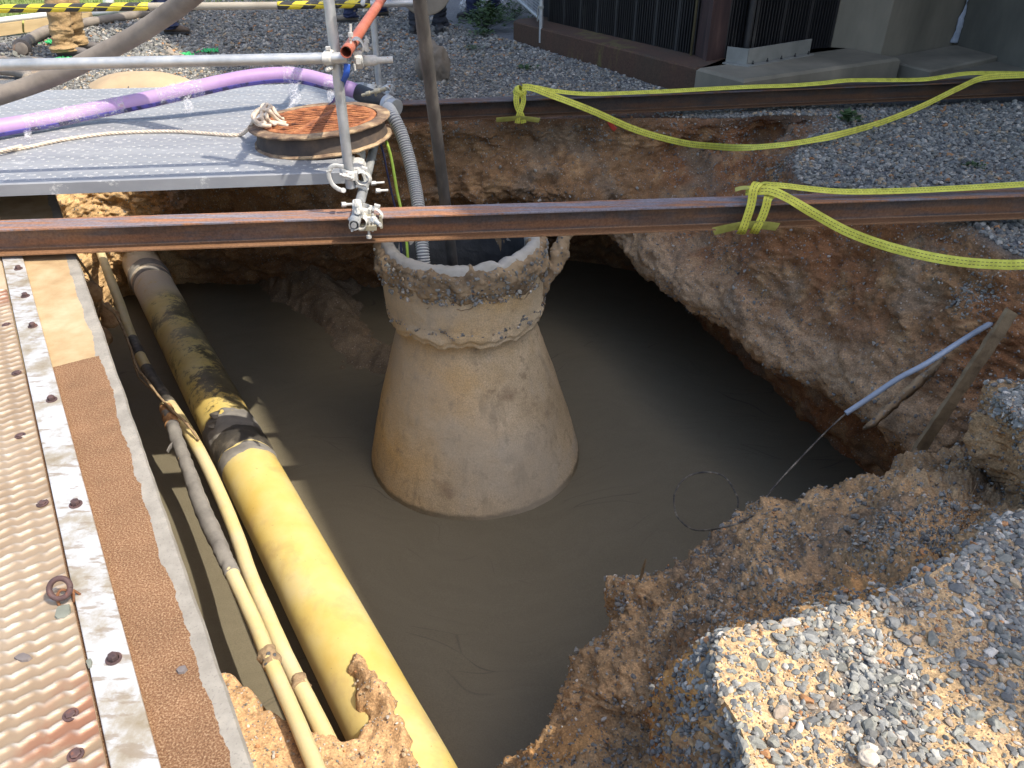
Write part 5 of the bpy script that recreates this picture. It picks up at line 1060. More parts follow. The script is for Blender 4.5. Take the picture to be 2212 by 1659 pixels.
# rock lumps by the slab's far end
for i, (u, v, dr, s_) in enumerate(((196, 640, 2.2, .06), (228, 690, 2.6, .07), (216, 735, 2.9, .07))):
    c = pl_(u, v, dr) + np.array((-.02, .08, 0)); v0, f0 = ICO[2]; q = v0 * s_ * np.array((.9, 1.0, 1.3)); q = q + v0 * (fbm(q + i * 3, 9, 4) * .035)[:, None]
    mb = MB(); mb.add(q + c, f0); solo('earth_lump', mb, simple('orange_earth_%d' % i, [(.3, (.20, .10, .05)), (.5, (.42, .25, .12)), (.7, (.5, .36, .2))], .95, scale=14, bump=.8, bscale=40, bdist=.01), ['uppermost orange earth lump under the slab edge', 'middle orange earth lump beside the twine and slab edge', 'lowest orange earth lump under the slab edge near the grout'][i], 'earth lump', 'orange earth lumps beside the slab')
# ================================================================ hoses, rods, cords
mb = MB()
pts = [V(-900, 480, .33), V(-400, 372, .33), V(-60, 290, .33), V(0, 276, .335), V(100, 259, .335), V(200, 239, .35), V(330, 213, .40), V(430, 190, .44), V(520, 171, .47), V(600, 162, .475), V(660, 166, .46), V(715, 180, .43), V(755, 192, .39), V(778, 201, .365)]
ph = thing('purple_hose', 'purple discharge hose arching over the platform, wrapped in clear film', 'hose', pts[5]); mb.tube(pts, .047, 28, n=120, wob=.0012, ws=6); part('hose_wall', mb, M['purple'], ph)
# printed band along its lower front side
P_ = catmull(np.array(pts), 120); T_ = np.gradient(P_, axis=0); T_ /= np.linalg.norm(T_, axis=1)[:, None]; sd_ = np.cross(T_, Z); sd_ /= np.linalg.norm(sd_, axis=1)[:, None]; up_ = np.cross(sd_, T_)
dwn = sd_ * math.cos(.62) - up_ * math.sin(.62); 
if (sd_[:, 1]).mean() > 0: dwn = -sd_ * math.cos(.62) - up_ * math.sin(.62)
mb = MB(); mb.ribbon((P_ + dwn * .0465)[:104], np.cross(T_, dwn)[:104], .030, .002, 104, False); part('printed_band', mb, M['purple_print'], ph)
for (i0, i1, r_) in ((32, 52, .051), (56, 66, .052), (84, 92, .053), (99, 105, .053)):
    mb = MB(); mb.tube(P_[i0:i1], r_, 26, wob=.007, ws=18, caps=False)
    part('plastic_wrap', mb, M['wrap'], ph)
for (i, w_, l_) in ((88, .07, .17), (102, .05, .12), (32, .05, .10), (61, .05, .06)):
    q = P_[i] + dwn[i] * .052; mb = MB(); mb.ribbon([q, q + dwn[i] * l_ * .3 + (0, -.02, -.01), q + dwn[i] * l_ * .65 + (.02, -.03, -.03), q + dwn[i] * l_ + (-.01, -.05, -.02)], T_[i] + (0, 0, .3), w_, .012, 22)
    a_ = mb.arr(); a_ = a_ + rng.normal(size=a_.shape) * .0015 + np.stack([fbm(a_, 22, 3), fbm(a_ + 3, 22, 3), fbm(a_ + 8, 22, 3)], 1) * .014; mb.v = [a_]; mb.t = [np.concatenate(mb.t)]
    a_[:, 2] = np.maximum(a_[:, 2], PT + .004); part('plastic_wrap', mb, M['wrap'], ph)
e = (P_[-1] - P_[-4]); e /= np.linalg.norm(e); mb = MB(); c_ = P_[-1]; c_e = V(838, 226, .33); mb.tube([c_ - e * .01, c_ + (c_e - c_) * .55, c_e], [.052, .052, .050], 24); part('hose_coupling', mb, M['blackrubber'], ph)
mb = MB(); ee = (c_e - c_) / np.linalg.norm(c_e - c_); mb.lathe(c_e - ee * .015, [(.0, 0), (.056, 0), (.060, .012), (.056, .03), (.048, .034), (.048, .07), (.054, .074), (.054, .09), (0, .09)], 24, axis=ee); part('coupling_collar', mb, M['galv'], ph, auto=40)
mb = MB(); va, vb = V(782, 206, .42), V(826, 193, .46); vd = (vb - va) / np.linalg.norm(vb - va); mb.lathe(va, [(0, 0), (.009, 0), (.009, .03), (.014, .032), (.014, .055), (.009, .058), (.009, .085), (.016, .088), (.016, .12), (.011, .124), (.011, .16), (0, .16)], 14, axis=vd); mb.cyl(V(810, 198, .44), V(812, 206, .40), .008, 8); part('valve', mb, simple('brass_valve', [(.3, (.35, .30, .2)), (.7, (.55, .5, .38))], .5, .3, scale=20), ph, auto=40)
# corrugated hose into the manhole
cps = [V(836, 228, .30), VY(846, 246, 4.62), VY(866, 286, 4.52), VY(884, 345, 4.42), VY(896, 400, 4.32), VY(905, 455, 4.2), VY(910, 510, 4.12), VY(914, 552, 4.05), VY(918, 610, 4.02), VY(922, 680, 4.0)]
q = catmull(np.array(cps), 1500); L_ = np.concatenate([[0], np.cumsum(np.linalg.norm(np.diff(q, axis=0), axis=1))]); nring = int(L_[-1] / .0145); Ls_ = np.linspace(0, L_[-1], nring * 8); q = np.stack([np.interp(Ls_, L_, q[:, i]) for i in range(3)], 1)
rr_ = .0355 + .0028 * np.cos(np.linspace(0, 2 * np.pi * nring, nring * 8)); mb = MB(); mb.tube(q, rr_, 26); solo('corrugated_hose', mb, M['corr'], 'white and grey corrugated hose curving down into the manhole', 'hose')
mb = MB(); rt, rb = VY(899, -60, 3.62), VY(977, 560, 4.12); mb.tube(seglist(rt + (rt - rb) * .25, rb + (rb - rt) * .1, 40), .0305, 22, wob=.0012, ws=9); solo('steel_rod', mb, M['rod'], 'dark muddy pipe leaning upright from the manhole mouth', 'pipe')
mb = MB(); mb.tube([V(824, 292, .20), VY(834, 305, 4.35), VY(846, 345, 4.3), VY(857, 410, 4.25), VY(866, 450, 4.2), VY(876, 500, 4.15), VY(880, 545, 4.1), VY(884, 600, 4.05)], .0085, 10, n=80); solo('lime_cord', mb, M['lime'], 'lime green cord hanging from the platform into the manhole', 'cord')
mb = MB(); mb.tube([V(818, 300, .20), VY(828, 330, 4.4), VY(836, 370, 4.36), VY(848, 425, 4.3), VY(856, 460, 4.25), VY(864, 510, 4.2), VY(868, 560, 4.15)], .0062, 10, n=80); solo('navy_cord', mb, M['navy_cord'], 'navy blue cord hanging beside the lime green one', 'cord')
mb = MB(); mb.ribbon([VY(750, 138, 3.62), VY(748, 160, 3.62), VY(741, 178, 3.66), VY(733, 200, 3.75), VY(722, 218, 3.95), VY(714, 224, 4.1)], (1, 0, .3), .028, .003, 40); solo('blue_strap', mb, M['blue'], 'blue strap tied under the red tube behind the front post', 'strap')
# rope: knot on the grate, tail along the platform
zr = PT + .010; tail = [V(562, 260, PT + .13), V(548, 262, PT + .125), V(541, 272, PT + .09), V(530, 284, PT + .04), V(518, 291, zr), V(500, 292, zr), V(470, 290, zr), V(430, 287, zr), V(380, 284, zr), V(330, 284, zr), V(275, 286, zr), V(230, 289, zr), V(175, 296, zr), V(120, 305, zr), V(70, 316, zr), V(20, 325, zr), V(-60, 338, zr), V(-200, 372, zr), V(-420, 400, zr)]
def rope(mb, pts, r, n):
    q = catmull(np.array(pts, float), n); T = np.gradient(q, axis=0); T /= np.linalg.norm(T, axis=1)[:, None]; N = np.cross(T, Z); N /= np.linalg.norm(N, axis=1)[:, None] + 1e-9; B = np.cross(T, N)
    L = np.concatenate([[0], np.cumsum(np.linalg.norm(np.diff(q, axis=0), axis=1))])
    for k in range(3):
        a = L / (r * 4.6) * 2 * np.pi / 1.6 + k * 2.094; mb.tube(q + N * (np.cos(a) * r * .5)[:, None] + B * (np.sin(a) * r * .5)[:, None], r * .62, 7)
mb = MB(); rope(mb, tail, .0095, 420); zt = PT + .125
rope(mb, [V(47, 316, zr + .002), V(20, 322, zr + .016), V(-30, 332, zr + .016)], .0095, 60)
LP = lambda L: mb.tube(np.array([V(u, v, zt + dz) for u, v, dz in L]), .0105, 10, n=90, wob=.0012, ws=40)
LP([(622, 272, -.012), (600, 266, .0), (578, 263, .01), (562, 266, .015), (551, 260, .03), (550, 250, .045), (560, 240, .06), (574, 237, .07), (584, 242, .06), (592, 252, .03), (604, 262, .0), (618, 266, -.012)])
LP([(612, 258, -.01), (596, 252, .015), (582, 246, .03), (570, 238, .055), (566, 230, .065), (576, 226, .07), (588, 232, .06), (596, 246, .035), (606, 256, .0)])
LP([(586, 272, .0), (570, 271, .006), (556, 268, .01), (548, 258, .02), (546, 250, .03), (554, 240, .05), (566, 234, .065)])
LP([(575, 226, .07), (568, 236, .065), (565, 250, .045), (568, 262, .02), (574, 268, .008)])
LP([(584, 230, .07), (578, 240, .06), (576, 252, .04), (582, 262, .012), (596, 270, -.004)])
solo('rope', mb, M['rope'], 'pale cotton rope knotted on the rusty grate and trailing across the platform', 'rope')
# big dusty hose crossing above the platform
mb = MB(); hp = [VY(-560, 372, 4.4), VY(-170, 262, 4.55), VY(-30, 216, 4.6), VY(100, 172, 4.65), VY(200, 126, 4.65), VY(290, 78, 4.6), VY(370, 25, 4.5), VY(420, -14, 4.4), VY(470, -60, 4.3)]
mb.tube(hp, .050, 26, n=100, wob=.0015, ws=5); solo('concrete_hose', mb, M['hose_grey'], 'thick dusty grey hose slanting above the left of the platform', 'hose')
mb = MB(); gh = [V(48, 97, .05), V(58, 90, .05), V(75, 79, .05), V(100, 67, .05), V(128, 61, .05), V(172, 52, .05), V(218, 44, .05), V(290, 33, .05), V(352, 23, .05), V(420, 12, .05)]
gr_ = thing('ground_hose', 'grey hose lying on the gravel behind the khaki trouser leg', 'hose', gh[3]); mb.tube(gh, .055, 20, n=80, wob=.002, ws=6); part('hose_wall', mb, M['hose_grey'], gr_)
mb = MB(); fd = V(45, 118, .06) - gh[0]; fd /= np.linalg.norm(fd); mb.lathe(gh[0] - fd * .05, [(0, 0), (.06, 0), (.062, .10), (.05, .11), (.05, .2), (.085, .22), (.09, .25), (.085, .29), (.06, .30), (.058, .36), (.03, .37), (0, .37)], 22, axis=fd); part('coupling', mb, simple('rusty_hose_coupling', [(.3, (.12, .1, .085)), (.55, (.2, .17, .14)), (.75, (.4, .2, .09))], .8, scale=9), gr_, auto=40)
mb = MB(); mb.tube([V(-40, 146, .05), V(0, 151, .05), V(30, 154, .05), V(55, 161, .05), V(62, 166, .05), V(60, 172, .05)], .045, 16, n=50); mb.tube([V(60, 172, .05), V(52, 178, .03), V(30, 184, .02), V(5, 190, .02)], .022, 12, n=30); solo('bent_hose', mb, M['hose_grey'], 'short grey hose bend lying on gravel behind the platform at left', 'hose')
mb = MB(); mb.tube([V(172, 34, .03), V(235, 27, .03), V(300, 20, .03)], .03, 12, n=20); solo('conduit_run', mb, simple('blue_grey_line', [(.3, (.13, .15, .18)), (.7, (.2, .22, .25))], .6), 'thin blue grey pipe lying along the edge of the grass', 'pipe')
# ================================================================ slings
def knotball(mb, c, r, n=3):
    for k in range(n):
        a = np.linspace(0, 2 * np.pi, 24); ax = np.array((rng.normal(), rng.normal() * .4, rng.normal())); ax /= np.linalg.norm(ax); x = np.cross(ax, (0, 1, 0.2)); x /= np.linalg.norm(x); y = np.cross(ax, x)
        mb.ribbon([c + x * r * math.cos(t_) + y * r * .75 * math.sin(t_) for t_ in a], ax, .040, .006, 40)
# far sling
s2 = thing('lifting_sling', 'yellow webbing sling knotted round the far dark beam', 'sling', b2(1122, 262)); off = -.012
def w2(pts, off=-.02, wd=None, w=.046, name='webbing', n=80):
    mb = MB(); P = [b2(u, v, off if len(o_) == 0 else o_[0]) for (u, v, *o_) in pts]; mb.ribbon(P, wd if wd is not None else (0, 0.35, 1), w, .004, n); return part(name, mb, M['web'], s2, auto=60)
w2([(1132, 189, .0), (1160, 189, .04), (1201, 197, .05), (1283, 203, .05), (1420, 198, .05), (1607, 188, .04), (1700, 185, .03), (1771, 180, .02), (1826, 174, .02), (1880, 173, .02), (1990, 172, .02), (2050, 164, .02), (2100, 158, .02), (2212, 158, .02), (2330, 160, .02)], wd=(.05, 1, .45))
w2([(1128, 188, -.01), (1150, 190, -.03), (1184, 203, -.04), (1230, 220, -.05), (1283, 241, -.06), (1378, 282, -.06), (1474, 308, -.12), (1542, 316, -.35), (1607, 319, -.78), (1689, 313, -.98), (1760, 302, -.95), (1826, 287, -.80), (1908, 263, -.45), (1990, 230, -.25), (2072, 190, -.08), (2126, 168, -.03), (2212, 162, -.02), (2330, 160, -.02)], wd=np.array([(0, .5, 1)] * 4 + [(0, .1, 1)] * 4 + [(0, 1, .55)] * 3 + [(0, .1, 1)] * 5 + [(0, .5, 1)] * 2), n=110)
w2([(1116, 203, -.025), (1115, 215, -.03), (1118, 232, -.03), (1127, 250, -.03), (1131, 266, -.02)], wd=(1, 0, .1), n=24, w=.04); w2([(1129, 203, -.03), (1131, 216, -.034), (1127, 232, -.034), (1120, 250, -.034), (1117, 266, -.024)], wd=(1, 0, -.1), n=24, w=.036)
mb = MB(); knotball(mb, b2(1123, 199, .0), .046, 4); part('knot', mb, M['web'], s2, auto=60)
mb = MB(); P = [b2(u, v, -.03) for u, v in ((1066, 262), (1073, 254), (1118, 249), (1164, 254), (1170, 262))]; P = [b2(1072, 259, -.02), b2(1100, 257, -.03), b2(1120, 255, -.03), b2(1142, 257, -.03), b2(1165, 260, -.02)]; mb.ribbon(P, (0, -.5, 1), .042, .004, 20); o = part('edge_guard', mb, M['web_pad'], s2, auto=60)
# near sling
s1 = thing('lifting_sling', 'yellow webbing sling wrapped twice round the near rusty beam', 'sling', b1(1630, 500))
def w1(pts, wd, w=.044, n=70):
    mb = MB(); mb.ribbon([b1(*p) for p in pts], wd, w, .005, n); return part('webbing', mb, M['web'], s1, auto=60)
w1([(1655, 402, .10), (1645, 396, .06), (1636, 397, .01), (1628, 410, -.025), (1623, 440, -.035), (1614, 470, -.035), (1604, 497, -.03), (1600, 505, .02)], (1, .1, -.25), n=60)
w1([(1668, 420, .04), (1659, 428, -.02), (1655, 445, -.032), (1646, 470, -.034), (1633, 495, -.03), (1628, 504, .02)], (1, .1, -.3), n=40)
w1([(1630, 412, .10), (1648, 400, .06), (1672, 400, .04), (1700, 402, .04), (1760, 409, .05), (1830, 414, .05), (1950, 412, .05), (2080, 406, .05), (2212, 398, .05), (2330, 392, .05)], (0.05, 1, .35))
w1([(1612, 412, .06), (1640, 411, .0), (1665, 412, -.01), (1700, 427, -.04), (1760, 462, -.06), (1830, 500, -.14), (1910, 530, -.24), (2000, 553, -.36), (2080, 566, -.46), (2150, 571, -.54), (2212, 571, -.6), (2330, 560, -.65)], np.array([(0, .7, 1)] * 4 + [(.3, .1, 1)] * 3 + [(0, .6, 1)] * 5), n=110)
mb = MB(); P = [b1(1541, 500, .01), b1(1575, 492, -.02), b1(1610, 486, -.028), b1(1650, 487, -.028), b1(1680, 490, -.02)]; mb.ribbon(P, (0, -.4, 1), .050, .004, 24); part('edge_guard', mb, M['web_pad'], s1, auto=60)
mb = MB(); P = [b1(1588, 410, .08), b1(1602, 406, .07), b1(1625, 405, .05)]; mb.ribbon(P, (0, 1, .3), .03, .004, 16); part('edge_guard', mb, M['web_pad'], s1, auto=60)
mb = MB(); P = [b2(1316, 262, -.01), b2(1324, 275, -.01), b2(1330, 280, -.01)]; mb.ribbon(P, (1, 0, 1), .035, .003, 8); solo('red_label', mb, simple('red_plastic', [(.3, (.5, .05, .03)), (.7, (.65, .08, .05))], .5), 'small red tag hanging under the far sling', 'tag')
# ================================================================ conduit, wire, laths on the right
mb = MB(); cp_ = [V(2160, 687, -.28), V(2132, 703, -.28), V(2070, 741, -.34), V(2000, 786, -.42), V(1940, 818, -.50), V(1880, 858, -.60), V(1827, 893, -.68)]; mb.tube(cp_, .0135, 16, n=60, wall=.0025); solo('grey_conduit', mb, M['pvc'], 'grey plastic conduit jutting from the right bank above the grout', 'conduit', auto=50)
wz = lambda u, v, z: V(u, v, z)
wp = [wz(1840, 884, -.67), wz(1824, 896, -.68), wz(1780, 937, -.72), wz(1724, 995, -.74), wz(1672, 1052, -.72), wz(1640, 1098, -.70), wz(1620, 1117, -.68), wz(1592, 1131, -.66), wz(1560, 1139, -.70), wz(1530, 1145, -.78), wz(1499, 1144, -.86), wz(1475, 1130, -.92), wz(1459, 1106, -.96), wz(1458, 1065, -.98), wz(1483, 1031, -.98), wz(1524, 1020, -.95), wz(1565, 1030, -.90), wz(1592, 1072, -.82), wz(1594, 1096, -.76)]
mb = MB(); mb.tube(wp, .0042, 8, n=200, wob=.0012, ws=40); solo('looped_wire', mb, M['wire'], 'black muddy wire from the conduit ending in a loop over the grout', 'wire')
def lath(top, bot, w, th, wob, label, side):
    top, bot = np.array(top), np.array(bot); d = bot - top; L = np.linalg.norm(d); d /= L; wd = np.array(side, float); wd -= d * np.dot(wd, d); wd /= np.linalg.norm(wd); nn = np.cross(d, wd); n = 40; mb = MB(); V_, F_ = [], []
    for i in range(n):
        f = i / (n - 1); p = top + d * L * f
        for (a, b) in ((-1, -1), (1, -1), (1, 1), (-1, 1)): V_.append(p + wd * a * w / 2 + nn * b * th / 2)
    V_ = np.array(V_); V_ += np.stack([fbm(V_, 18, 3), fbm(V_ + 4, 18, 3), fbm(V_ + 8, 18, 3)], 1) * wob
    e = V_[-4:]; V_[-4:] += d * np.array([.05, -.02, -.015, .055])[:, None]
    for i in range(n - 1):
        for j in range(4): F_.append((i * 4 + j, i * 4 + (j + 1) % 4, (i + 1) * 4 + (j + 1) % 4, (i + 1) * 4 + j))
    F_ += [(3, 2, 1, 0), tuple((n - 1) * 4 + j for j in range(4))]; mb.add(V_, F_); return mb
mb = lath(V(2186, 672, -.14), V(1966, 1000, -.84), .078, .018, .004, '', (1, .35, -.1)); solo('wooden_lath', mb, M['wood'], 'straight smooth wooden lath leaning on the right bank', 'lath', 'wooden laths in the right bank', smooth=False)
mb = lath(V(2150, 680, -.30), V(1880, 918, -.76), .050, .022, .014, '', (1, .5, -.2)); solo('wooden_lath', mb, M['crust'], 'rough muddy wooden lath left of the smooth one under the grey conduit', 'lath', 'wooden laths in the right bank')
mb = MB(); mb.tube([V(1395, 1208, -.72), V(1388, 1232, -.8), V(1383, 1252, -.85)], [.003, .006, .007], 8, n=12, wob=.003, ws=40); solo('root_twig', mb, M['wood'], 'small pale root twig poking up at the edge of the near bank', 'twig')
mb = MB(); c = V(1338, 352, -.32); mb.tube([V(1330, 343, -.30), V(1338, 352, -.34), V(1352, 365, -.40)], [.012, .018, .01], 8, n=10, wob=.004, ws=30); solo('slate_shard', mb, gs, 'long grey stone shard stuck in the far earth wall', 'stone')
mb = MB(); mb.box(V(1574, 336, -.3), (.025, .004, .035), (1, .2, 0)); solo('paper_scrap', mb, simple('grey_paper', [(.3, (.25, .26, .3)), (.7, (.3, .31, .35))], .7), 'small grey paper scrap under the far beam', 'scrap')
def boulder(c, s, m, label, seed=0, cat='boulder', nm='boulder', dis=.18):
    v0, f0 = ico(4); q = v0 * np.array(s); q = q + v0 * (fbm(v0 * 1.0 + seed * 7, 1.8, 5, .6) * dis * max(s))[:, None]; mb = MB(); mb.add(q + np.array(c), f0); return solo(nm, mb, m, label, cat)
boulder(V(935, 172, .02) + (0, .1, .10), (.15, .11, .19), simple('tan_rubble', [(.3, (.13, .105, .08)), (.7, (.24, .2, .155))], .95, scale=6, bump=.5), 'tan broken concrete lump behind the dark leaning pipe', 3)
boulder(V(2052, 1075 + 40, -.0) * 0 + V(2092, 1290, .02), (.02, .02, .014), M['concrete'], 'large pale stone on the near gravel at right', 8, 'stone', 'pale_stone', .3) if False else None
boulder(V(1876, 1637, .012), (.020, .017, .014), simple('cream_stone', [(.3, (.5, .42, .32)), (.7, (.62, .55, .45))], .85), 'largest cream stone on the sunlit gravel at the bottom edge', 9, 'stone', 'cream_stone', .12)
boulder(V(1420, 143, .03), (.06, .05, .045), simple('tan_rock', [(.3, (.25, .18, .1)), (.7, (.4, .3, .18))], .85), 'tan rock against the foot of the rust stained plinth', 11, 'stone', 'tan_rock', .3)
# sand heap on the far gravel behind the platform
hc = V(305, 182, 0); rad_ = np.linspace(0, 1, 26); aa = np.linspace(0, 2 * np.pi, 90, endpoint=False); V_ = []
for r_ in rad_:
    for a in aa:
        w_ = 1 + .10 * math.sin(2 * a + 1) + .06 * math.sin(5 * a); x = hc[0] + math.cos(a) * r_ * .46 * w_; y = hc[1] + .0 + math.sin(a) * r_ * .30 * w_; V_.append((x, y, G0 + .13 * (1 - r_ ** 2) ** .8 * 1.0 - .01))
V_ = np.array(V_); V_[:, 2] += fbm(V_, 3, 4) * .012; mb = MB(); mb.add(V_, [(i * 90 + j, (i + 1) * 90 + j, (i + 1) * 90 + (j + 1) % 90, i * 90 + (j + 1) % 90) for i in range(25) for j in range(90)])
solo('sand_heap', mb, simple('smooth_sand', [(.3, (.38, .275, .165)), (.5, (.44, .325, .195)), (.7, (.48, .36, .22))], .95, scale=4, bump=.15), 'smooth pale sand heap on the gravel behind the platform', 'sand heap')
for (u, v, r_) in ((80, 171, .10), (133, 112, .10), (60, 94, .07), (195, 25, .08), (455, 111, .10), (505, 167, .09), (332, 130, .14), (62, 100, .1), (405, 121, .08)):
    pass
gm = [(80, 171, .10), (134, 128 + 2, .10), (112, 92, .08), (332, 131, .11), (452, 111, .09), (511, 168, .10), (403, 120, .07)]
Kc = []
for (u, v, r_) in gm:
    c = V(u, v, 0); n = 60; P = np.stack([c[0] + rng.normal(size=n) * r_ * .5, c[1] + rng.normal(size=n) * r_ * .6, np.full(n, .006)], 1); vv_, ff_, cc3 = stones(P, up(n), rng.uniform(.010, .022, n), 1, aniso=.5, kern=6); Kc.append((vv_, ff_))
mb = MB()
for vv_, ff_ in Kc: mb.add(vv_, ff_)
solo('painted_gravel', mb, M['greenpaint'], 'green sprayed patches of gravel behind the platform', 'marking', kind='stuff', smooth=False)
boulder(V(367, 121, .02), (.14, .05, .03), simple('flat_tan_stone', [(.3, (.25, .21, .17)), (.7, (.35, .3, .24))], .85), 'flat tan stone on gravel below the thick grey hose', 14, 'stone', 'flat_tan_stone', .3)
# ================================================================ cooling tower building with louvres
PC = np.array((PLC[0], PLC[1], 0)); LD = np.array((PLD[0], PLD[1], 0)); LE = np.array((PLE[0], PLE[1], 0))   # LD runs away left, LE runs right
bld = thing('building', 'dark louvred building on a rust stained concrete plinth at the upper right', 'building', PC)
plen = np.linalg.norm(V(1078, 86, 0)[:2] - PLC); PH = .20
t_ = NT('plinth_mix'); v = t_.coord('Object'); 
def irregular_prism(mb, poly, h, rr=.02):
    n = len(poly); poly = [np.array(p, float) for p in poly]; cpt = np.mean(poly, axis=0); ins = []
    for i in range(n):
        a = poly[i - 1] - poly[i]; b = poly[(i + 1) % n] - poly[i]; a /= np.linalg.norm(a); b /= np.linalg.norm(b); ins.append(poly[i] + (a + b) * rr)
    mb.add([p - (0, 0, .15) for p in poly] + [p + Z * (h - rr) for p in poly] + [p + Z * h for p in ins], [(i, (i + 1) % n, n + (i + 1) % n, n + i) for i in range(n)] + [(n + i, n + (i + 1) % n, 2 * n + (i + 1) % n, 2 * n + i) for i in range(n)] + [tuple(range(2 * n, 3 * n))])
cL = PC + LD * plen; c2 = PC + LE * 1.85
mb = MB(); m0 = PC + LD * .55
irregular_prism(mb, [m0 + LD * .002, m0 + LE * 2.2, cL + LE * 2.2, cL + LE * .35 + LD * .02, cL + LE * .12 - LD * .0, cL - LD * .12], PH, .015); part('stained_plinth', mb, M['plinth'], bld, False)
mb = MB(); irregular_prism(mb, [PC, c2, c2 + LD * 1.4, m0 + LE * 2.1, m0], PH + .002, .022); part('plinth', mb, M['concrete_dark'], bld, False)
lv0, lv1 = V(1184, 46, PH), V(1501, 120, PH); lr0, lr1 = V(1563, 126, PH), V(1796, 103, PH)
def louvres(a, b, sp, m, hgt=3.2):
    d = b - a; L = np.linalg.norm(d); d /= L; n = np.array((-d[1], d[0], 0)); 
    if n[1] < 0: n = -n
    n_ = int(L / sp); mb = MB()
    for i in range(n_ + 1):
        p = a + d * i * sp + n * rng.uniform(0, .004); w = .004 if i % 9 else .016; mb.box(p + n * .05 + Z * hgt / 2, (w, .05, hgt / 2), d)
    return mb
mb = louvres(lv0 + LD * 0, lv1, .034, None); part('slats', mb, M['slat'], bld, False); mb = louvres(lr0, lr1, .034, None); part('slats', mb, M['slat'], bld, False)
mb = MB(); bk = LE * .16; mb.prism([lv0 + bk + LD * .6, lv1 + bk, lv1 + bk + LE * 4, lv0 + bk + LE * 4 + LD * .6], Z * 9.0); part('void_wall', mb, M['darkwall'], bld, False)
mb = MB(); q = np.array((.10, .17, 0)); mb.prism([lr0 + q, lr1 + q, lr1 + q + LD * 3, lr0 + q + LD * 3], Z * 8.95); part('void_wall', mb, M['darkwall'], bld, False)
mb = MB(); colc = (lv1 + lr0) / 2; mb.prism([lv1 + (0, 0, .0), V(1530, 131, PH), lr0, lr0 + LD * .3 + LE * .1, lv1 + LD * .1 + LE * .3], Z * 3.4); mb.prism([V(1517, 128, PH) + (0, -.0, 0), V(1524, 131, PH) - (0, .02, 0), V(1532, 131, PH), V(1526, 128, PH)], Z * 3.4); part('corner_column', mb, M['rustcol'], bld, False, .004)
mb = MB(); pp = lr0 + (lr1 - lr0) * .17; mb.cyl(pp - (0, .06, 0), pp - (0, .06, 0) + Z * 3.2, .032, 14); part('drain_pipe', mb, M['slat'], bld, auto=40)
mb = MB(); pp = lv0 + (lv1 - lv0) * .985; mb.cyl(pp - (0.02, .04, 0), pp - (.02, .04, 0) + Z * 3.2, .012, 8); part('drain_pipe', mb, simple('ochre_pipe', [(.3, (.12, .1, .05)), (.7, (.2, .17, .1))], .8), bld)
# wall upper parts, an unseen slab shaped to cast the shade line, and an added wing
H = 9.1; sh = np.array((SX, SY, 0))
def up_pt(g): return np.array((g[0] - SX * H, g[1] - SY * H, H))
line = [(2.6, -1.9), (1.40, .3), (.87, 1.25), (-.28, 3.40), (-2.10, 6.54), (-4.35, 10.1), (-6.0, 12.8)]
rl = [up_pt(g) for g in line]; off = LE * 9
mb = MB(); 
rf = [r for r in rl] + [rl[-1] + off, rl[0] + off]; mb.prism([p - Z * .35 for p in rf], Z * .35); part('shade_roof', mb, M['shade_roof'], bld, False)
mb = MB(); w0, w1 = rl[0] * (1, 1, 0) + LE * 1.0, rl[2] * (1, 1, 0) + LE * 1.2 ; mb.prism([w0, w1, w1 + LE * 3, w0 + LE * 3], Z * (H - .36)); part('added_wing_wall', mb, M['concrete_dark'], bld, False)
# concrete buttress walls on the right
e1, e2, e3 = V(1902, 120, .16), V(2061, 93, .16), V(2212, 132, .16); hh = 3.0
mb = MB(); lean = np.array((.02, .0, 0)); bl = lr1 + LD * .02
mb.prism([e1 * (1, 1, 0) , e2 * (1, 1, 0), e2 * (1, 1, 0) + (.3, 1.0, 0), bl * (1, 1, 0) + (.0, .8, 0), bl * (1, 1, 0)], Z * hh); part('buttress', mb, M['concrete_dark'], bld, False, .008)
mb = MB(); e3x = e3 + (e3 - e2) * 1.2; mb.prism([(e2 + (.006, .01, 0)) * (1, 1, 0), e3x * (1, 1, 0), e3x * (1, 1, 0) + (1.5, .4, 0), e2 * (1, 1, 0) + (1.0, 1.0, 0)], Z * hh); part('concrete_wall', mb, simple('mossy_dark_concrete', [(.3, (.10, .098, .08)), (.5, (.16, .152, .12)), (.75, (.23, .22, .18))], .95, scale=1.6, bump=.5, bscale=50, stretch=(1, 1, .5)), bld, False)
mb = MB(); mb.tube([V(2061, 92, .17) + (.0, -.012, 0), V(2061, 92, .17) + (.005, -.012, .4), V(2061, 92, .17) + (-.01, -.012, 1.2), V(2061, 92, .17) + (.01, -.012, 2.5)], [.035, .018, .03, .02], 8, n=60, wob=.02, ws=9, flat=.35); part('lime_streak', mb, simple('white_lime_streak', [(.3, (.26, .29, .33)), (.7, (.42, .45, .5))], .9, scale=12, bump=.5), bld)
mb = MB(); irregular_prism(mb, [V(1905, 122, .13), V(2008, 150, .13) + (0, -.02, 0), V(2166, 117, .13), V(2061, 92, .13)], 0, .001) if False else None
def slab4(name, px, z, h, m, label):
    mb = MB(); P = [V(u, v, z) * (1, 1, 0) for u, v in px]; irregular_prism(mb, P, z, .014); solo(name, mb, m, label, 'concrete pad', smooth=False)
slab4('concrete_pad', ((1900, 126), (2010, 153), (2166, 119), (2064, 96)), .145, .3, M['concrete_dark'], 'dark concrete pad at the foot of the buttress at upper right')
slab4('concrete_pad', ((2012, 158), (2262, 174), (2340, 138), (2205, 114)), .10, .3, M['concrete_dark'], 'lower concrete pad at the right edge behind the far beam')
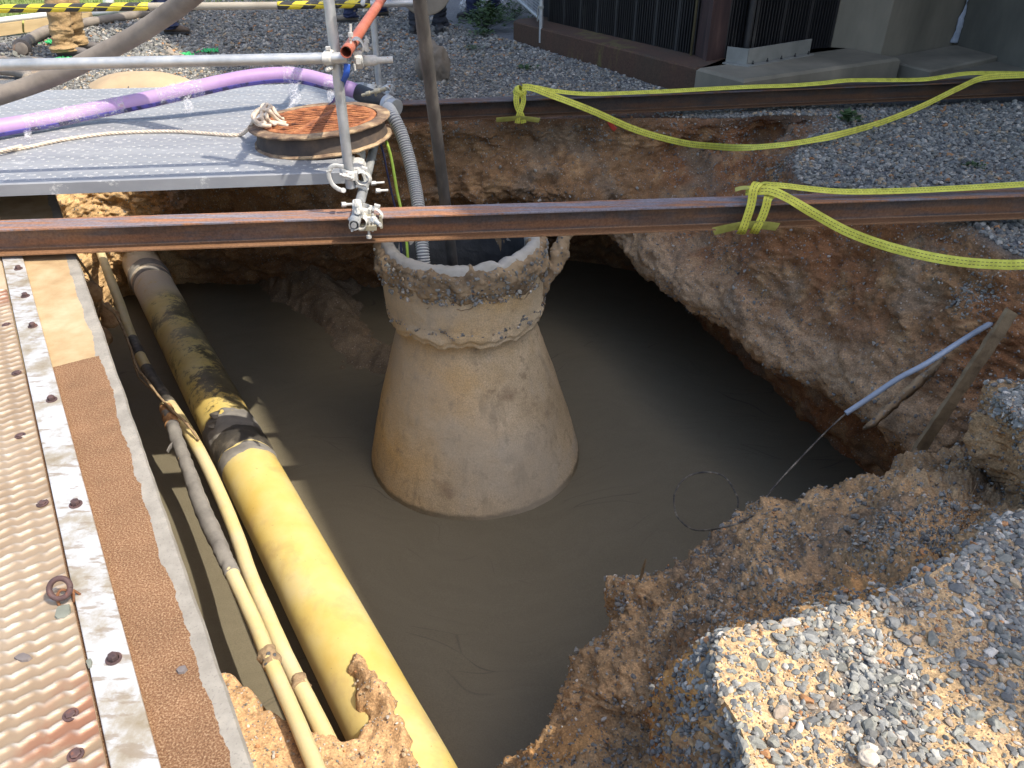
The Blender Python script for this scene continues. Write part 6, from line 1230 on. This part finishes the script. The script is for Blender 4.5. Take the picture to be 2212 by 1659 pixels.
# bracket on the plinth
br = thing('angle_bracket', 'galvanised steel angle standing on the concrete plinth corner', 'bracket', V(1600, 138, PH))
a_, b_, c_ = V(1567, 136, PH), V(1612, 142, PH), V(1748, 118, PH); hb = .13
mb = MB(); mb.prism([a_, b_, b_ + (.0, .012, 0), a_ + (0, .012, 0)], Z * hb); part('short_plate', mb, M['bracket'], br, False, .001)
mb = MB(); d_ = (c_ - b_); nn = np.array((-d_[1], d_[0], 0)); nn /= np.linalg.norm(nn); b2_ = b_ + nn * .004 + d_ * .012; mb.prism([b2_, c_, c_ + nn * .012, b2_ + nn * .012], Z * hb); mb.prism([a_ - (.04, .05, 0), b_ - (0, .08, -.0), c_ - nn * .05, c_ - nn * .002, b_ + d_ * .02 - nn * .002, a_ - (0, .004, 0)], Z * .012); part('long_plate', mb, M['bracket'], br, False, .001)
for k in range(5):
    mb = MB(); p = b_ + d_ * (.05 + .22 * k) - nn * .03 + Z * .012; mb.cyl(p, p + Z * .012, .010, 6); mb.cyl(p, p + Z * .028, .005, 8); part('bolt', mb, M['slat'], br, auto=35)
# chain link fence
fc = thing('chain_link_fence', 'galvanised chain link fence panel standing at the left end of the plinth', 'fence', V(1168, 95, 0))
fp = VY(1168, 92, 8.9); fp2 = np.array((fp[0], fp[1], 0)); fd_ = VY(1085, -4, 12.2); fdd = (fd_ - fp) * (1, 1, 0); fl = np.linalg.norm(fdd); fdd /= fl
mb = MB(); mb.cyl(fp, fp + Z * 2.0, .021, 14); part('post', mb, M['galv'], fc, auto=40)
zb = VY(1166, 42, fp[1] + .02)[2]; mb = MB(); mb.cyl(fp * (1, 1, 0) + Z * zb, fp * (1, 1, 0) + fdd * 5 + Z * zb, .017, 12); part('rail', mb, M['galv'], fc, auto=40)
mb = MB(); mb.cyl(fp * (1, 1, 0) + fdd * 5 + Z * .05, fp * (1, 1, 0) + fdd * 5 + Z * 2, .021, 12); part('post', mb, M['galv'], fc, auto=40)
mb = MB(); mb.box(VY(1168, 15, fp[1]), (.030, .030, .012)); mb.cyl(VY(1162, 18, fp[1]), VY(1161, 46, fp[1]), .008, 6); part('clamp', mb, M['bracket'], fc, False)
mb = MB(); s_ = .06; hm = 1.75; z0_ = zb + .01
for k in range(-30, int(5 / s_) + 1):
    for sg in (1, -1):
        x0_ = k * s_ if sg > 0 else k * s_ + hm; a0_, z_a = x0_, 0.0; pts_ = []
        for zz2 in np.linspace(0, hm, 8):
            x = k * s_ + (zz2 if sg > 0 else hm - zz2)
            if 0 <= x <= 5: pts_.append(fp * (1, 1, 0) + fdd * x + Z * (z0_ + zz2) + np.array((0, .003 * sg, 0)))
        if len(pts_) > 1: mb.tube([pts_[0], pts_[-1]], .0022, 4, caps=False)
part('wire_mesh', mb, M['galv'], fc, False)
# timber edging, pipe on top, small posts
tb0, tb1 = V(-80, 90, 0), V(205, 50, 0); td_ = tb1 - tb0; td_ /= np.linalg.norm(td_); tn = np.array((-td_[1], td_[0], 0))
mb = MB(); mb.prism([tb0 - td_ * 3, tb1, tb1 + tn * .05, tb0 - td_ * 3 + tn * .05], Z * .13); solo('timber_edging', mb, M['lumber'], 'pale timber board edging the grass behind the gravel', 'board', smooth=False, bevel=.004)
mb = MB(); mb.cyl(tb0 - td_ * 3 + tn * .03 + Z * .165, tb1 + tn * .03 + Z * .155, .034, 14); solo('white_pipe', mb, M['whitepipe'], 'white plastic pipe lying on top of the timber edging', 'pipe', auto=40)
mb = MB(); wpost = V(58, 46 + 18, .1); mb.ribbon([V(57, 42, .2) - (0, .07, 0), V(57, 50, .17) - (0, .07, 0), V(57, 62, .06) - (0, .07, 0), V(58, 68, .02) - (0, .07, 0)], (1, 0, 0), .022, .004, 12); solo('yellow_tape_tail', mb, M['web_pad'], 'strip of yellow tape hanging over the timber edging', 'tape')
mb = MB(); pw = V(235, 6, 0); mb.cyl(pw, pw + Z * 1.1, .035, 12); mb.cyl(pw, pw + Z * .03, .08, 14); solo('white_post', mb, M['whitepipe'], 'white marker post in the grass at the top left', 'post', auto=40)
mb = MB(); pk = V(182, 41, 0); mb.cyl(pk, pk + np.array((-.10, .05, 1.3)), .013, 10); solo('black_stake', mb, M['blackrubber'], 'thin black stake standing at the grass edge right of the khaki trousers', 'stake', auto=40)
# ---------------------------------------------------------------- grass
def blades(P, h, lean, wd, seg=3):
    K = len(P); th = rng.uniform(0, 6.283, K); dx = np.stack([np.cos(th), np.sin(th), np.zeros(K)], 1); sx_ = np.stack([-np.sin(th), np.cos(th), np.zeros(K)], 1); V_ = []
    for s in range(seg + 1):
        f = s / seg; c = P + dx * (lean * f * f)[:, None] + Z * (h * f)[:, None]; w = wd * (1 - f * .9)
        V_.append(c - sx_ * w[:, None]); V_.append(c + sx_ * w[:, None])
    V_ = np.stack(V_, 1); n = 2 * (seg + 1); f0 = np.array([(2 * s, 2 * s + 1, 2 * s + 3, 2 * s + 2) for s in range(seg)]); F = (f0[None] + (np.arange(K) * n)[:, None, None]).reshape(-1, 4); return V_.reshape(-1, 3), F
n = 26000; P = np.stack([rng.uniform(-13, -3.2, n), rng.uniform(9.5, 22, n), np.full(n, G0)], 1); P = P[infrustum(P, 40)]; s_ = (P - tb0) @ tn; w_ = (P - tb0) @ td_; P = P[((s_ > .12) & (P[:, 0] < -5.2)) | (P[:, 1] > 12.8)]; K = len(P)
v_, f_ = blades(P, rng.uniform(.03, .10, K) * (1 + .8 * (P[:, 1] > 14)), rng.uniform(.0, .06, K), rng.uniform(.004, .008, K)); me = fastmesh('grass', v_, f_, False); me.materials.append(M['grassm']); o = link(bpy.data.objects.new('grass', me)); tag(o, 'sunlit green grass beyond the timber edging at top left', 'grass', None, 'stuff')
def weed(c, r, h, n, label, seedleaf=.03, nm='weed'):
    c = np.array(c); P = c + np.stack([rng.normal(size=n) * r * .45, rng.normal(size=n) * r * .45, np.zeros(n)], 1); mb = MB(); V_, F_ = [c - Z * .01], []
    for i in range(n):
        d = P[i] - c; hh_ = h * rng.uniform(.25, 1) * math.exp(-(np.linalg.norm(d) / r) ** 2); q = P[i] + Z * hh_; th = rng.uniform(0, 6.28); L = seedleaf * rng.uniform(.5, 1.3); a = np.array((math.cos(th), math.sin(th), rng.uniform(-.2, .7))); b = np.cross(a, Z) ; b /= np.linalg.norm(b); o_ = len(V_)
        V_ += [q, q + a * L * .5 + b * L * .33, q + a * L, q + a * L * .5 - b * L * .33, q + a * L * .5 + Z * L * .1, q + b * .004]; F_ += [(0, o_ + 5, o_), (o_, o_ + 1, o_ + 4), (o_ + 1, o_ + 2, o_ + 4), (o_ + 2, o_ + 3, o_ + 4), (o_ + 3, o_, o_ + 4)]
    mb.add(V_, F_); solo(nm, mb, M['leaf'], label, 'plant', 'green weeds in the gravel', smooth=False)
weed(V(1050, 62, 0), .32, .30, 420, 'leafy green weed against the left end of the plinth', .075); weed(V(1110, 40, 0), .4, .22, 260, 'low green weed behind the fence bottom rail', .06)
weed(V(1042, 78, 0), .14, .10, 80, 'small pale weed just in front of the leafy one', .05); weed(V(1135, 148, 0), .10, .03, 70, 'flat green weed on gravel left of the stained plinth', .035); weed(V(1020, 105, 0), .10, .04, 60, 'tiny yellowish weed on gravel near the boots', .03)
weed(V(1832, 262, .0), .05, .08, 60, 'dark weed growing behind the far yellow sling at the pit rim', .06); weed(V(2100, 358, 0), .06, .02, 90, 'small weed patch on gravel above the near beam at right', .02)
# ---------------------------------------------------------------- people
def person(fl, fr_, face, m_tr, m_boot, m_top, label, knee_fwd=.03, h=1.78, bag=.0, yawfeet=(0, 0)):
    fl, fr_ = np.array(fl, float), np.array(fr_, float); fl[2] = fr_[2] = 0; c = (fl + fr_) / 2; fw = np.array((math.cos(face), math.sin(face), 0)); lf = np.array((-fw[1], fw[0], 0))
    root = thing('person', label, 'person', c); s = h / 1.78
    hip = c + Z * .93 * s; J = {}
    sk_v, sk_r, sk_e = [], [], []
    def add(p, r, parent=None):
        sk_v.append(np.array(p) - c); sk_r.append(r); i = len(sk_v) - 1
        if parent is not None: sk_e.append((parent, i))
        return i
    pel = add(hip, .13 * s); wa = add(hip + Z * .17 * s, .12 * s, pel); chs = add(hip + Z * .38 * s, .145 * s, wa); nk = add(hip + Z * .56 * s, .055 * s, chs); hd0 = add(hip + Z * .64 * s + fw * .01, .07 * s, nk); hd1 = add(hip + Z * .74 * s + fw * .02, .095 * s, hd0); add(hip + Z * .84 * s + fw * .01, .06 * s, hd1); add(hip + Z * .70 * s + fw * .115, .018, hd1)
    for sg, ft in ((1, fl if np.dot(fl - c, lf) > 0 else fr_), (-1, fr_ if np.dot(fl - c, lf) > 0 else fl)):
        hj = hip + lf * .095 * sg * s - Z * .05; kn_ = (hj + ft + Z * .08) / 2 + fw * knee_fwd; an = ft + Z * .10
        a = add(hj, .088 * s, pel); b = add(kn_, .058 * s, a); add(an, .042 * s, b); J[sg] = (hj, kn_, an, ft)
        shd = hip + Z * .50 * s + lf * .19 * sg; el = shd - Z * .28 + lf * .05 * sg; wr = el - Z * .10 + fw * .20 - lf * .08 * sg
        a = add(shd, .055 * s, chs); b = add(el, .042 * s, a); w_ = add(wr, .028 * s, b); pm = add(wr + fw * .07 - Z * .02, .032 * s, w_)
        for k in range(4): f1 = add(wr + fw * .115 + lf * (k - 1.5) * .019 - Z * .03, .009, pm); add(wr + fw * (.15 - .006 * abs(k - 1.5)) + lf * (k - 1.5) * .018 - Z * .055, .008, f1)
        t1 = add(wr + fw * .06 - lf * sg * .045 - Z * .02, .011, pm); add(wr + fw * .10 - lf * sg * .05 - Z * .04, .009, t1)
        J[sg] += (shd, el, wr)
    me = bpy.data.meshes.new('body'); me.from_pydata([tuple(p) for p in sk_v], sk_e, []); me.materials.append(M['skin']); body = link(bpy.data.objects.new('body', me)); body.parent = root; ORIG[body.name] = c
    body.modifiers.new('skin', 'SKIN'); sd = me.skin_vertices[0].data
    for i, r in enumerate(sk_r): sd[i].radius = (r, r)
    sd[0].use_root = True; ss = body.modifiers.new('sub', 'SUBSURF'); ss.levels = ss.render_levels = 1
    mb = MB()
    for sg in (1, -1):
        hj, kn_, an, ft = J[sg][:4]; cuff = ft + Z * .055
        pts_ = catmull(np.array([hj + Z * .06, hj - Z * .1, (hj + kn_) / 2, kn_, (kn_ + an) / 2, an + Z * .10, cuff + Z * .05, cuff]), 90); f = np.linspace(0, 1, 90)
        rad = np.interp(f, [0, .15, .45, .55, .8, .9, 1.0], np.array([.11, .115, .095, .088, .080, .088, .086]) + bag * np.array([0, 0, .01, .015, .02, .035, .03]))
        rad = rad * (1 + .05 * np.sin(f * 60 + sg) * np.clip(f * 2 - .9, 0, 1)); o0 = len(mb.v); mb.tube(pts_, rad, 30); q = mb.v[-1]; ctr = np.repeat(pts_, 30, axis=0); dr_ = q - ctr; fr2 = np.repeat(f, 30)
        fold = fbm(q * (1, 1, 2.2), 7, 4) * .022 * (.4 + fr2) + fbm(q * (1, 1, 3), 16, 3) * .010 * fr2; mb.v[-1] = q + dr_ / (np.linalg.norm(dr_, axis=1)[:, None] + 1e-9) * fold[:, None]
    mb.tube([hip + Z * .16, hip + Z * .05, hip - Z * .07], [.145, .165, .12], 30, n=14, flat=.8); part('trousers', mb, m_tr, root)
    mb = MB(); mb.tube([hip + Z * .10, hip + Z * .25, hip + Z * .42, hip + Z * .53, hip + Z * .57], [.165, .165, .185, .13, .075], 32, n=30, flat=.72, wob=.01)
    for sg in (1, -1): mb.tube([J[sg][4] - lf * sg * .05, J[sg][4] - Z * .05, J[sg][5], J[sg][6] - fw * .02], [.075, .07, .058, .045], 20, n=30, wob=.008, ws=12)
    part('jacket', mb, m_top, root)
    for sg, yw in ((1, yawfeet[0]), (-1, yawfeet[1])):
        ft = J[sg][3]; f2 = np.array((math.cos(face + yw), math.sin(face + yw), 0)); l2 = np.array((-f2[1], f2[0], 0)); mb = MB()
        secs = [(-.085, .030, .075), (-.075, .040, .105), (-.02, .043, .125), (.03, .044, .115), (.08, .048, .085), (.13, .052, .072), (.175, .048, .064), (.205, .032, .050), (.215, .01, .03)]
        V_, F_ = [], []; ns = 14
        for (x, w, hh_) in secs:
            for k in range(ns):
                t_ = math.pi * 2 * k / ns; cx, cz = math.cos(t_), math.sin(t_); zz_ = .012 + hh_ * .5 * (1 + (abs(cz) ** .7) * (1 if cz > 0 else -1)); V_.append(ft + f2 * x + l2 * w * cx * (1 if cz < .2 else (1 - .25 * (cz - .2))) + Z * zz_)
        for i in range(len(secs) - 1):
            for k in range(ns): F_.append((i * ns + k, (i + 1) * ns + k, (i + 1) * ns + (k + 1) % ns, i * ns + (k + 1) % ns))
        F_ += [tuple(range(ns)), tuple((len(secs) - 1) * ns + k for k in range(ns))[::-1]]; mb.add(V_, F_)
        mb.tube([ft + Z * .07 - f2 * .02, ft + Z * .15 - f2 * .025, ft + Z * .22 - f2 * .03], [.050, .050, .056], 18, n=12); b = part('boot', mb, m_boot, root)
        mb = MB(); out = [(-.09, 0), (-.08, .034), (-.02, .041), (.06, .044), (.13, .056), (.18, .050), (.212, .03), (.222, 0), (.212, -.03), (.18, -.05), (.13, -.056), (.06, -.044), (-.02, -.041), (-.08, -.034)]
        mb.prism([ft + f2 * x + l2 * y for x, y in out], Z * .022); part('sole', mb, M['blackrubber'], b, False)
    hc_ = hip + Z * .79 * s + fw * .01; mb = MB(); mb.lathe(hc_, [(.145, -.005), (.128, .0), (.125, .04), (.105, .085), (.06, .115), (0, .125)], 28); part('helmet', mb, M['helmet'], root, auto=50)
    return root
person(V(145, 122), V(172, 109), R(8), M['khaki'], M['greyboot'], M['hivis'], 'person in baggy khaki trousers and grey boots standing behind the platform at left', bag=1.0, yawfeet=(.1, .1))
person(V(372, 72), V(352, 52), R(-5), M['navy'], M['brownboot'], M['navy'], 'person in navy trousers and brown boots behind the thick grey hose', yawfeet=(-.1, .1))
person(V(760, 47), V(826, 34), R(185), M['navy'], M['tanboot'], M['hivis'], 'person in navy trousers and tan boots behind the red tube', yawfeet=(.0, .3))
person(V(951, 66), V(901, 68), R(-95), M['charcoal'], M['blackboot'], M['charcoal'], 'person in charcoal trousers and black boots behind the dark leaning pipe', yawfeet=(.1, -.1))
person(V(1022, 39), V(1066, 26), R(182), M['navy'], M['blackboot'], M['navy'], 'person in navy trousers and black boots left of the chain link fence', yawfeet=(.0, .1))
for (u, v, s_, lab) in ((1004, 13, (.05, .05, .07), 'crumpled white plastic bag behind the black boot'), (1047, 8, (.09, .05, .08), 'white plastic bag between the navy trouser legs'), (1086, 12, (.05, .04, .05), 'white plastic scrap beside the fence bottom rail')):
    boulder(V(u, v, .06) + (0, -.12, .02), s_, M['whitebag'], lab, int(u), 'plastic bag', 'plastic_bag', .5)
# round dusty board hanging behind the dark pipe
mb = MB(); dc = VY(918, -28, 6.35); dn = np.array((0, -1, .35)); dn /= np.linalg.norm(dn); mb.lathe(dc, [(0, 0), (.19, 0), (.20, .008), (.20, .022), (.19, .03), (0, .03)], 40, axis=dn); solo('round_board', mb, M['disc'], 'dusty round board hanging below the rear rail behind the dark pipe', 'board', auto=40)
